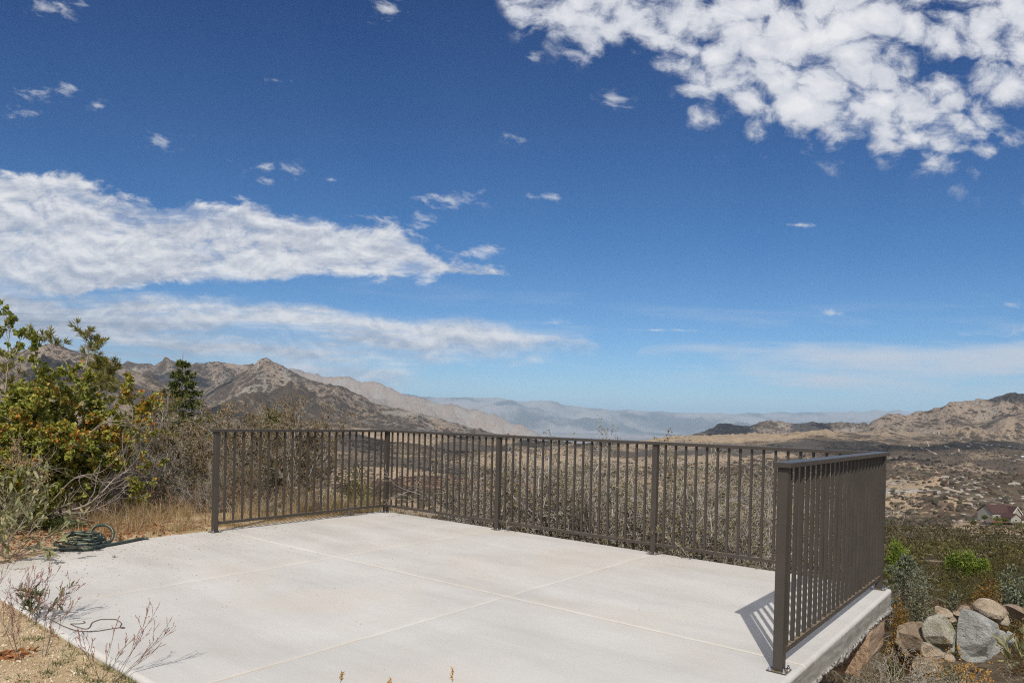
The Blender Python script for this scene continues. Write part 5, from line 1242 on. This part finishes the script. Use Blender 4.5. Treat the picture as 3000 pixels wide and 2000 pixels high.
# ================================================================== CLOUDS OVERHEAD (they throw the shadows on the hills)
def hit(px, py, D0=30., D1=60000.):
    Dg = np.exp(np.linspace(math.log(D0), math.log(D1), 700)); d = ray(px, py)
    P = CAM[None]+d[None]*Dg[:, None]; g_ = ground(P[:, 0], P[:, 1]); k = np.nonzero(P[:, 2] < g_)[0]
    return (P[k[0]], Dg[k[0]]) if len(k) else (P[-1], Dg[-1])
def cloud_bank():
    V = []; F = []; b0 = 0; H = 4500.
    ico = bmesh.new(); bmesh.ops.create_icosphere(ico, subdivisions=4, radius=1.0); iv = np.array([v.co[:] for v in ico.verts]); it = np.array([[v.index for v in f.verts] for f in ico.faces]); ico.free()
    rs = RS(500)
    for px_, D, wpx, dD in [(330, 3600, 220, 240), (600, 3500, 260, 240), (850, 3650, 170, 170), (1060, 3800, 200, 170), (1300, 3900, 150, 280), (640, 5500, 90, 260), (470, 6500, 110, 300), (930, 2300, 240, 260), (1240, 1900, 220, 230), (1430, 2600, 130, 260), (1640, 3300, 190, 330), (1340, 1150, 160, 110),
                            (2120, 6150, 95, 330), (2400, 6000, 80, 250), (2010, 2750, 230, 330), (2330, 2950, 260, 260), (2700, 2700, 300, 330), (3050, 2600, 260, 300), (2900, 4650, 70, 330), (2500, 1450, 300, 120), (1800, 1500, 170, 120), (3020, 1250, 150, 60), (2250, 700, 190, 50), (760, 8200, 90, 500)]:
        S = (px_-1519.44)/FPX*D; g_ = np.array([CAM[0]+S*RH[0]+D*FH[0], CAM[1]+S*RH[1]+D*FH[1]]); z = float(ground(g_[:1], g_[1:])[0])
        c = np.array([g_[0], g_[1], z])+SUN*((H-z)/SUN[2])
        for q in range(3):
            sx_, sy_ = wpx/FPX*D*rs.uniform(.55, .95), dD*rs.uniform(.6, 1.0)
            off = rs.normal(0, .35, 2)*[sx_, sy_]
            P = iv*np.array([sx_, sy_, min(sx_, sy_)*.28])
            n = fbm(P[:, 0]/160+q*9+px_, P[:, 1]/160+P[:, 2]/200, 7, 5)
            P = P*(1+.75*n[:, None])
            W_ = c+(P[:, :1]+off[0])*np.array([RH[0], RH[1], 0])+(P[:, 1:2]+off[1])*np.array([FH[0], FH[1], 0])+P[:, 2:]*[0, 0, 1]
            V.append(W_); F.append(it+b0); b0 += len(iv)
    return np_mesh('clouds', np.concatenate(V), [np.concatenate(F)], smooth=True)
m, nt, b = new_mat('cloud'); nt.set(b.inputs['Base Color'], (.92, .93, .95)); nt.set(b.inputs['Roughness'], 1.); nt.set(b.inputs['Specular IOR Level'], 0.)
tag(link('clouds', cloud_bank(), m), kind='stuff')

# ================================================================== BOULDERS
def mat_rock(name, c1, c2, c3, lichen=None, lsc=1.6, lth=.52, seed=0.):
    m, nt, b = new_mat(name); P = nt.vm('ADD', obj_pos(nt), (seed, 0., 0.))
    n = nt.noise(P, 2.2, 8, .66, .4); col = nt.ramp(n, [(.32, c1), (.5, c2), (.68, c3)])
    streak = nt.noise(nt.vm('MULTIPLY', P, (5., 5., 1.)), 2.5, 5, .65); col = nt.mix(nt.mr(streak, .45, .7, 0, .35), col, c1)
    if lichen: col = nt.mix(nt.m('MULTIPLY', nt.mr(nt.noise(P, lsc, 8, .72), lth, lth+.08), .75), col, lichen)
    spk = nt.noise(P, 60, 3, .8); col = nt.mix(nt.mr(spk, .55, .75, 0, .45), col, (.10, .09, .075))
    nt.set(b.inputs['Base Color'], col); nt.set(b.inputs['Roughness'], .92); nt.set(b.inputs['Specular IOR Level'], .15)
    hh = nt.m('ADD', nt.m('MULTIPLY', nt.noise(P, 7, 8, .7, .5), 1.0), nt.m('MULTIPLY', nt.noise(P, 40, 4, .7), .2)); bump(nt, b, hh, 1.0, .14)
    return m
RK = dict(grey=mat_rock('grey granite', (.29, .285, .26), (.44, .44, .41), (.54, .53, .49), None),
          tan=mat_rock('tan granite', (.30, .22, .15), (.50, .40, .29), (.62, .54, .42), None, seed=3.),
          brown=mat_rock('brown granite', (.21, .155, .11), (.36, .27, .19), (.50, .40, .29), None, seed=7.),
          lichen=mat_rock('lichened granite', (.30, .28, .22), (.46, .43, .35), (.58, .55, .45), (.27, .25, .13), 2.2, .52, 5.))
def traced_rock(name, outline, D, T, p, mat, label, seed, tilt=(0, 0), group='boulders piled on the slope right of the slab'):
    pts = np.array([(2550+x/5.227, 1700+y/5.227) for x, y in outline]); c = pts.mean(0); cen = at(c[0], c[1], D); k = D/FPX
    q = (pts-c)*k; q[:, 1] *= -1; ang = np.arctan2(q[:, 1], q[:, 0]); o_ = np.argsort(ang); ang = ang[o_]; rad = np.hypot(q[:, 0], q[:, 1])[o_]
    N = 96; th = np.linspace(-PI, PI, N, endpoint=False)
    # the outline polygon sampled by bearing from its centre
    r = np.zeros(N); xs = q[o_]
    for i, t in enumerate(th):
        dv = np.array([math.cos(t), math.sin(t)]); best = 0
        for j in range(len(xs)):
            a = xs[j]; b2 = xs[(j+1) % len(xs)]; e = b2-a; den = dv[0]*e[1]-dv[1]*e[0]
            if abs(den) < 1e-9: continue
            s = (a[0]*e[1]-a[1]*e[0])/den; u = (a[0]*dv[1]-a[1]*dv[0])/den
            if -1e-6 <= u <= 1+1e-6 and s > best: best = s
        r[i] = best
    rp = np.concatenate([r[-2:], r, r[:2]]); r = (rp[1:-3]+8*rp[2:-2]+rp[3:-1])/10; r = r*(1+.025*fbm(th*2.5+seed, th*0, seed, 4))
    ss_ = np.concatenate([np.linspace(.06, .86, 15), [.92, .96, .99, 1.0]])
    def side(sgn, T_, pp):
        S, A = np.meshgrid(ss_, np.arange(N), indexing='ij'); rr = S*r[A]; x = rr*np.cos(th[A]); y = rr*np.sin(th[A])
        h = T_*np.clip(1-S**pp, 0, 1)**.55
        w_ = r.mean()
        rp_ = RS(seed*13+int(sgn)+5)
        for _ in range(12):
            a_ = rp_.uniform(0, 2*PI); sl = rp_.uniform(.4, 2.2)*T_/w_; h = np.minimum(h, T_*rp_.uniform(.72, 1.08)-sl*(x*math.cos(a_)+y*math.sin(a_)-w_*rp_.uniform(.1, .5)))
        h = np.maximum(h, 0)
        nn = ridged(x/w_*1.1+seed, y/w_*.9, seed, 4)-.5; n2 = fbm(x/w_*3+seed, y/w_*2.6, seed+9, 4)
        h = h*(1+.22*nn+.08*n2)+ (x*tilt[0]+y*tilt[1])*np.clip(1-S**pp, 0, 1)**.4
        return x, y, -sgn*h
    V = []; x, y, z = side(1, T, p); V.append(np.stack([x, y, z], -1).reshape(-1, 3)); n1 = len(ss_)*N
    x2, y2, z2 = side(-1, T*.8, 2.2); V.append(np.stack([x2[:-1], y2[:-1], z2[:-1]], -1).reshape(-1, 3))
    V = np.concatenate(V); i = np.arange(n1).reshape(len(ss_), N); Q = [np.stack([i[:-1], i[1:], np.roll(i, -1, 1)[1:], np.roll(i, -1, 1)[:-1]], -1).reshape(-1, 4)]
    j = n1+np.arange((len(ss_)-1)*N).reshape(len(ss_)-1, N); j = np.vstack([j, i[-1:]])
    Q.append(np.stack([j[:-1], np.roll(j, -1, 1)[:-1], np.roll(j, -1, 1)[1:], j[1:]], -1).reshape(-1, 4))
    V = np.vstack([V, V[:N].mean(0), V[n1:n1+N].mean(0)]); c1, c2 = len(V)-2, len(V)-1; a = np.arange(N)
    tr = np.concatenate([np.stack([np.full(N, c1), a, (a+1) % N], 1), np.stack([np.full(N, c2), n1+(a+1) % N, n1+a], 1)])
    # local axes: x right, y up, z towards the viewer negative -> world
    Wd = V[:, :1]*np.array([RH[0], RH[1], 0])+V[:, 1:2]*[0, 0, 1]+V[:, 2:]*np.array([FH[0], FH[1], 0])
    me = np_mesh(name, Wd, Q+[tr], smooth=True); o = link(name, me, mat); o.location = tuple(float(v) for v in cen)
    try: me.set_sharp_from_angle(angle=math.radians(24))
    except Exception: pass
    return tag(o, label, 'boulder', group)
for args in [
 ([(400, 760), (415, 700), (520, 650), (650, 615), (690, 635), (760, 612), (810, 640), (830, 760), (820, 870), (790, 950), (740, 1050), (690, 1130), (650, 1160), (540, 1165), (480, 1050), (400, 940)], 16.3, .42, 2.4, RK['brown'], 'brown boulder at the left end of the pile, streaked and shaded', 1, (.15, .1)),
 ([(800, 680), (840, 600), (900, 545), (1000, 515), (1120, 530), (1200, 590), (1260, 690), (1290, 780), (1305, 900), (1290, 1000), (1290, 1090), (1150, 1115), (1050, 1080), (960, 1010), (860, 940), (800, 850), (788, 740)], 15.9, .36, 4.5, RK['lichen'], 'rounded boulder with green lichen beside the big grey one', 2, (-.2, .15)),
 ([(1400, 435), (1480, 440), (1600, 470), (1760, 550), (1850, 600), (1940, 650), (1960, 740), (2060, 760), (2110, 860), (2100, 1000), (1900, 1150), (1700, 1270), (1500, 1250), (1400, 1190), (1340, 1080), (1325, 950), (1330, 700), (1345, 560), (1370, 480)], 15.8, .40, 6, RK['grey'], 'biggest boulder, with a flat light grey split face', 3, (.12, .25)),
 ([(1565, 370), (1640, 300), (1700, 268), (1800, 270), (1900, 310), (2000, 370), (2060, 450), (2110, 560), (2120, 640), (2080, 695), (2000, 680), (1900, 630), (1800, 570), (1650, 500), (1570, 430)], 17.2, .42, 2.8, RK['tan'], 'tan boulder perched highest, behind the big grey one', 4, (-.35, .3)),
 ([(980, 400), (1020, 380), (1100, 410), (1170, 425), (1230, 490), (1300, 560), (1330, 600), (1260, 640), (1200, 600), (1100, 560), (1020, 520), (990, 480)], 17.0, .25, 2.4, RK['tan'], 'small pinkish tan boulder on top of the lichened one', 5, (0, .2)),
 ([(1300, 420), (1370, 385), (1500, 378), (1560, 395), (1570, 450), (1450, 470), (1330, 455)], 17.9, .2, 2.2, RK['brown'], 'low flat grey-brown stone behind the top of the big grey boulder', 6, (0, 0)),
 ([(1255, 460), (1290, 448), (1390, 455), (1380, 540), (1340, 610), (1300, 560), (1260, 500)], 17.2, .16, 2.4, RK['tan'], 'small tan stone wedged above the dark gap between two large boulders', 7, (0, 0)),
 ([(800, 935), (900, 960), (1000, 1040), (1150, 1100), (1270, 1120), (1310, 1200), (1270, 1250), (1130, 1210), (1030, 1180), (870, 1200), (800, 1150), (765, 1030)], 15.6, .26, 2.3, RK['tan'], 'long tan boulder lying under the lichened one', 8, (0, .5)),
 ([(635, 1262), (760, 1255), (900, 1230), (1000, 1240), (1060, 1280), (1110, 1290), (1090, 1350), (1000, 1400), (900, 1430), (890, 1475), (780, 1440), (680, 1390), (635, 1320)], 14.9, .26, 2.3, RK['tan'], 'lowest rounded tan boulder with a brown stain', 9, (0, .5)),
 ([(640, 1240), (700, 1170), (760, 1185), (1000, 1180), (1120, 1195), (1110, 1250), (900, 1262), (760, 1272), (650, 1270)], 15.3, .2, 2.3, RK['brown'], 'flat slab of rock just above the lowest boulder', 10, (0, .4)),
 ([(2020, 370), (2140, 360), (2260, 380), (2400, 440), (2500, 560), (2300, 600), (2150, 560), (2050, 440)], 18.6, .4, 2.3, RK['brown'], 'grey-brown rock running off the right edge beyond the pile', 11, (0, .3)),
 ([(640, 1430), (720, 1440), (850, 1490), (860, 1540), (740, 1560), (650, 1510)], 14.4, .2, 2.3, RK['grey'], 'small grey stone at the foot of the pile near the bottom edge', 12, (0, .2)),
 ([(2100, 760), (2180, 800), (2210, 900), (2150, 1000), (2080, 1000), (2060, 860)], 16.3, .2, 2.5, RK['grey'], 'grey rock shouldering the right side of the big split boulder', 13, (0, .2))]:
    o_, D_b, T_b, p_b, m_b, lab, sd, tl = args
    traced_rock('boulder', o_, D_b, T_b, p_b, m_b, lab, sd, tl)
# pale outcrops on the far slope: one uncountable scatter of rock
def outcrops():
    rs = RS(600); ico = bmesh.new(); bmesh.ops.create_icosphere(ico, subdivisions=2, radius=1.0); iv = np.array([v.co[:] for v in ico.verts]); it = np.array([[v.index for v in f.verts] for f in ico.faces]); ico.free()
    n = 16000; px = rs.uniform(1350, 3250, n); D = rs.uniform(250, 1300, n); S = (px-1519.44)/FPX*D
    x = CAM[0]+S*RH[0]+D*FH[0]; y = CAM[1]+S*RH[1]+D*FH[1]; br, rk, wm, bu = zones(x, y, px, D)
    k = rs.rand(n) < np.clip((rk-.55)*1.8, 0, .9)*(1-ss(650, 1100, D)); hs = (np.abs(px-2920) < 130) & (D > 225) & (D < 300); k |= hs & (rs.rand(n) < .9)
    x, y, D, px = x[k], y[k], D[k], px[k]; z = ground(x, y); n = len(x); s = rs.gamma(1.6, .5, n)*np.where(D < 310, .35, 1.)+.15
    P = iv[None]*(s[:, None, None]*rs.uniform(.6, 1.4, (n, 1, 3))*[1, 1, .6])*rs.uniform(.8, 1.15, (n, len(iv), 1))+np.stack([x, y, z], 1)[:, None]
    return np_mesh('rock_outcrops', P.reshape(-1, 3), [(it[None]+np.arange(n)[:, None, None]*len(iv)).reshape(-1, 3)])
m, nt, b = new_mat('pale outcrop'); P = world_pos(nt); nt.set(b.inputs['Base Color'], nt.ramp(nt.noise(P, .3, 6, .65), [(.3, (.18, .155, .125)), (.6, (.36, .33, .28))])); nt.set(b.inputs['Roughness'], .95)
tag(link('rock_outcrops', outcrops(), m), kind='stuff')

# ================================================================== TIMBERS UNDER THE SLAB EDGE
m, nt, b = new_mat('weathered timber'); P = obj_pos(nt)
gr_ = nt.noise(nt.vm('MULTIPLY', P, (26., 1.5, 26.)), 1.5, 5, .7, .3); col = nt.ramp(gr_, [(.3, (.11, .07, .045)), (.5, (.34, .225, .14)), (.7, (.50, .37, .25))])
col = nt.mix(nt.mr(nt.noise(P, 6, 4, .6), .55, .66, 0, .5), col, (.36, .17, .12)); nt.set(b.inputs['Base Color'], col); nt.set(b.inputs['Roughness'], .9); bump(nt, b, gr_, .9, .02)
for x0, x1, y0, y1, z0, z1, lab, sd in [(5.42, 5.85, -.66, -.10, -.50, -.168, 'weathered reddish timber block propping the slab near its far right corner', 1),
                                   (5.50, 5.86, -2.30, -1.98, -.38, -.168, 'weathered timber block end showing under the slab at the bottom edge', 2)]:
    bm = box_bm(x0-(x0+x1)/2, x1-(x0+x1)/2, y0-(y0+y1)/2, y1-(y0+y1)/2, 0, z1-z0, .012, 2)
    bmesh.ops.subdivide_edges(bm, edges=[e for e in bm.edges if e.calc_length() > .1], cuts=9, use_grid_fill=True)
    rs = RS(sd)
    for v in bm.verts:
        n = fbm(np.array([v.co.x*7+v.co.z*5]), np.array([v.co.y*2.5+v.co.z*9]), 60+sd, 4)[0]; v.co += Vector((n*.016, n*.016, -abs(n)*.006))
        if v.co.z < .12: v.co.x -= .10*(1-v.co.z/.12)*(.5+n)
    o = bm_obj('timber_block', bm, m, None, ((x0+x1)/2, (y0+y1)/2, z0), False); tag(o, lab, 'timber', 'timber blocks under the slab edge')

# ================================================================== FAR HOUSES AND ROADS
m, nt, b = new_mat('cream siding'); nt.set(b.inputs['Base Color'], (.29, .28, .24)); nt.set(b.inputs['Roughness'], .8); MT['siding'] = m
m, nt, b = new_mat('dark red roof'); nt.set(b.inputs['Base Color'], nt.ramp(nt.noise(obj_pos(nt), 3, 4, .6), [(.3, (.042, .020, .017)), (.7, (.070, .032, .026))])); nt.set(b.inputs['Roughness'], .85); MT['redroof'] = m
m, nt, b = new_mat('window glass'); nt.set(b.inputs['Base Color'], (.03, .035, .04)); nt.set(b.inputs['Roughness'], .12); MT['glass'] = m
m, nt, b = new_mat('white trim'); nt.set(b.inputs['Base Color'], (.66, .63, .57)); nt.set(b.inputs['Roughness'], .6); MT['trim'] = m
m, nt, b = new_mat('red deck boards'); nt.set(b.inputs['Base Color'], (.20, .06, .04)); nt.set(b.inputs['Roughness'], .8); MT['deck'] = m
m, nt, b = new_mat('dark canopy'); nt.set(b.inputs['Base Color'], (.05, .055, .06)); nt.set(b.inputs['Roughness'], .7); MT['canopy'] = m
def gable(bm, x0, x1, y0, y1, z0, rise, over=.35, along='x', th=.18):
    "two roof slopes with thickness"
    if along == 'x': c = [(x0-over, y0-over), (x1+over, y0-over), (x1+over, y1+over), (x0-over, y1+over)]; r0, r1 = (x0-over, (y0+y1)/2), (x1+over, (y0+y1)/2); A = [(c[0], c[1], r1, r0), (c[3], c[2], r1, r0)]
    else: c = [(x0-over, y0-over), (x0-over, y1+over), (x1+over, y1+over), (x1+over, y0-over)]; r0, r1 = ((x0+x1)/2, y0-over), ((x0+x1)/2, y1+over); A = [(c[0], c[1], r1, r0), (c[3], c[2], r1, r0)]
    e = (y1-y0)/2 if along == 'x' else (x1-x0)/2; ze = z0-rise*over/e
    for a, b_, c_, d in A:
        lo = [Vector((*a, ze)), Vector((*b_, ze)), Vector((*c_, z0+rise)), Vector((*d, z0+rise))]
        vs = [bm.verts.new(p) for p in lo]+[bm.verts.new(p+Vector((0, 0, th))) for p in lo]
        for f in ((0, 1, 2, 3), (7, 6, 5, 4), (0, 4, 5, 1), (1, 5, 6, 2), (2, 6, 7, 3), (3, 7, 4, 0)): bm.faces.new([vs[i] for i in f])
    return bm
def walls(bm, x0, x1, y0, y1, z0, h, rise, along='x'):
    P = [(x0, y0), (x1, y0), (x1, y1), (x0, y1)]; lo = [bm.verts.new((*p, z0)) for p in P]; hi = [bm.verts.new((*p, z0+h)) for p in P]
    if along == 'x':
        g0 = bm.verts.new((x0, (y0+y1)/2, z0+h+rise-.02)); g1 = bm.verts.new((x1, (y0+y1)/2, z0+h+rise-.02))
        bm.faces.new([lo[0], lo[1], hi[1], hi[0]]); bm.faces.new([lo[2], lo[3], hi[3], hi[2]]); bm.faces.new([lo[1], lo[2], hi[2], g1, hi[1]]); bm.faces.new([lo[3], lo[0], hi[0], g0, hi[3]])
    else:
        g0 = bm.verts.new(((x0+x1)/2, y0, z0+h+rise-.02)); g1 = bm.verts.new(((x0+x1)/2, y1, z0+h+rise-.02))
        bm.faces.new([lo[0], lo[1], hi[1], g0, hi[0]]); bm.faces.new([lo[2], lo[3], hi[3], g1, hi[2]]); bm.faces.new([lo[1], lo[2], hi[2], hi[1]]); bm.faces.new([lo[3], lo[0], hi[0], hi[3]])
    return bm
HD = 252.; rzH = -YAW*0+math.atan2(RH[1], RH[0])
q = at(2945, 1520, HD); zb = at(2945, 1519, HD)[2]
hs = empty('house', (q[0], q[1], zb), rzH+.12, 'distant cream house with dark red gabled roof and a red deck, at the right edge', 'house')
bm = walls(bmesh.new(), -5.0, 2.6, 0, 7, -1.2, 3.3, 2.6); walls(bm, 1.4, 5.0, -1.4, 5, -1.2, 3.3, 2.3, 'y'); bm_obj('wall', bm, MT['siding'], hs)
bm = gable(bmesh.new(), -5.0, 2.6, 0, 7, 2.1, 2.6); gable(bm, 1.4, 5.0, -1.4, 5.2, 2.1, 2.3, .4, 'y'); bm_obj('roof', bm, MT['redroof'], hs)
bm = bmesh.new()
for s_ in (-1, 1):
    a = Vector((3.2, -1.86, 4.62)); b2 = Vector((3.2+s_*2.2, -1.86, 1.78)); d = (b2-a)
    vs = [bm.verts.new(p) for p in (a, b2, b2-Vector((0, 0, .3)), a-Vector((0, 0, .3)))]; bm.faces.new(vs)
r = bmesh.ops.extrude_face_region(bm, geom=bm.faces[:]); bmesh.ops.translate(bm, verts=[v for v in r['geom'] if isinstance(v, bmesh.types.BMVert)], vec=(0, .1, 0)); bm_obj('gable_trim', bm, MT['trim'], hs)
for (x0, x1, z0, z1, y) in [(-1.6, -.9, -.2, 1.2, -.04), (.1, 1.0, -.6, 1.5, -.04), (-3.9, -3.0, .2, 1.3, -.04), (2.6, 3.8, .3, 1.7, -1.44)]:
    f = bm_obj('window', box_bm(x0, x1, y-.03, y+.03, z0, z1, .01), MT['trim'], hs); bm_obj('pane', box_bm(x0+.09, x1-.09, y-.06, y-.032, z0+.09, z1-.09, 0), MT['glass'], f)
dk = bm_obj('deck', box_bm(-8.5, 1.2, -3.0, -.06, -.95, -.75, .02), MT['deck'], hs); bm = bmesh.new()
for k in range(11): box_bm(-8.4+k*.95, -8.32+k*.95, -2.98, -2.90, -.75, .15, 0, bm=bm)
box_bm(-8.5, 1.2, -3.0, -2.88, .15, .25, 0, bm=bm); bm_obj('deck_rail', bm, MT['deck'], dk)
q = at(2976, 1527, 236.); zb = at(2976, 1529, 236.)[2]-.3
sh = empty('garage', (q[0], q[1], zb), rzH+.1, 'small cream outbuilding with a red-edged gable in front of the distant house', 'building')
bm_obj('wall', walls(bmesh.new(), -1.75, 1.75, 0, 4.5, 0, 1.7, 1.35, 'y'), MT['siding'], sh); bm_obj('roof', gable(bmesh.new(), -1.75, 1.75, 0, 4.5, 1.7, 1.35, .25, 'y', .14), MT['redroof'], sh)
f = bm_obj('window', box_bm(-.45, .45, -.05, .02, .8, 1.35, .01), MT['trim'], sh); bm_obj('pane', box_bm(-.38, .38, -.07, -.052, .87, 1.28, 0), MT['glass'], f)
q = at(2893, 1538, 232.); zb = at(2893, 1540, 232.)[2]
pv = empty('pavilion', (q[0], q[1], zb), rzH+.1, 'small dark open pavilion left of the distant outbuilding', 'shelter')
bm_obj('roof', gable(bmesh.new(), -.95, .95, -.7, .7, 1.15, .35, .1, 'x', .08), MT['canopy'], pv)
for sx_ in (-1, 1):
    for sy_ in (-1, 1): bm_obj('post', box_bm(sx_*.85-.05, sx_*.85+.05, sy_*.6-.05, sy_*.6+.05, 0, 1.15, 0), MT['canopy'], pv)
# round bushes about the house
for k, (px_, py_, D, R) in enumerate([(2918, 1522, 236., 1.6), (2944, 1524, 236., 1.2), (2885, 1515, 246., .9), (2852, 1533, 240., 1.5), (2990, 1540, 225., 2.4), (2832, 1548, 232., 1.7), (2925, 1536, 230., 1.3)]):
    rs = RS(700+k); p0 = at(px_, py_, D); v, t_, tn = puff(rs, R, R*.8, 420, .42, 6, .5)
    lab = ['dark round bush in front of the distant house deck', 'small round bush beside the distant outbuilding', 'little bush at the left end of the distant deck', 'bush alone on the gravel left of the pavilion', 'dark bush at the right edge below the outbuilding', 'olive bush at the lower left of the gravel clearing', 'flat bush just right of the pavilion'][k]
    plant('garden_bush', (p0[0], p0[1], p0[2]-.2), lab, 'bush', None, (v, t_, tn), None, MT['conifer'] if k % 2 == 0 else MT['olive'], 'bushes about the distant house')
# tiny houses out on the dark plain
m, nt, b = new_mat('pale roof'); nt.set(b.inputs['Base Color'], (.55, .55, .56)); nt.set(b.inputs['Roughness'], .6); MT['paleroof'] = m
p0h = None
for k, (zx, zy) in enumerate([(1600, 565), (1515, 567), (1240, 585), (890, 605), (880, 465), (1850, 470), (1940, 820), (1870, 590), (1120, 465), (1720, 548), (2070, 730), (990, 690)]):
    P, D = hit(2600+zx/5.227, 1200+zy/5.227)
    if p0h is None:
        h_ = empty('farmhouse', (0, 0, 0), 0, '', 'house', 'tiny pale houses dotted over the dark plain'); bm_obj('wall', walls(bmesh.new(), -4.5, 4.5, -3, 3, -1, 3.2, 1.6), MT['siding'], h_); bm_obj('roof', gable(bmesh.new(), -4.5, 4.5, -3, 3, 2.2, 1.6, .5), MT['paleroof'], h_); p0h = h_
    else:
        h_ = p0h.copy(); COL.objects.link(h_)
        for ch in p0h.children: c = ch.copy(); COL.objects.link(c); c.parent = h_
    h_.location = tuple(float(v) for v in (P[0], P[1], gz(P[0], P[1])+.8)); h_.rotation_euler = (0, 0, k*1.3); h_['label'] = 'tiny pale house among the dark scrub of the far plain on the right'
# dirt roads draped over the ground
m, nt, b = new_mat('dirt road'); nt.set(b.inputs['Base Color'], nt.ramp(nt.noise(world_pos(nt), .05, 4, .6), [(.3, (.27, .21, .155)), (.7, (.36, .29, .22))])); nt.set(b.inputs['Roughness'], .95)
V = []; Q = []; b0 = 0
for line, w_ in [([(600, 490), (780, 535), (900, 580), (1080, 635), (1210, 675)], 7), ([(710, 345), (880, 420)], 8), ([(1180, 505), (1270, 535), (1450, 580), (1740, 660)], 6), ([(330, 550), (520, 595), (640, 640), (750, 700)], 9), ([(860, 1225), (1000, 1255), (1120, 1310), (1250, 1335)], 5), ([(1950, 700), (2300, 690)], 6), ([(1850, 515), (2300, 530)], 6), ([(1940, 770), (2200, 810)], 6)]:
    pp = np.array([hit(2600+x/5.227, 1200+y/5.227)[0][:2] for x, y in line]); n = 60; t = np.linspace(0, len(pp)-1, n)
    c = np.stack([np.interp(t, np.arange(len(pp)), pp[:, i]) for i in range(2)], 1); T = unit(np.gradient(c, axis=0)); N_ = np.stack([-T[:, 1], T[:, 0]], 1)
    rows = [c+N_*w_*.75*s for s in (-.5, -.17, .17, .5)]; P = np.stack(rows, 1).reshape(-1, 2); z = ground(P[:, 0], P[:, 1])+.6
    V.append(np.column_stack([P, z])); i = b0+np.arange(n*4).reshape(n, 4); Q.append(np.stack([i[:-1, :-1], i[1:, :-1], i[1:, 1:], i[:-1, 1:]], -1).reshape(-1, 4)); b0 += n*4
tag(link('dirt_road', np_mesh('dirt_road', np.concatenate(V), [np.concatenate(Q)]), m), kind='structure')
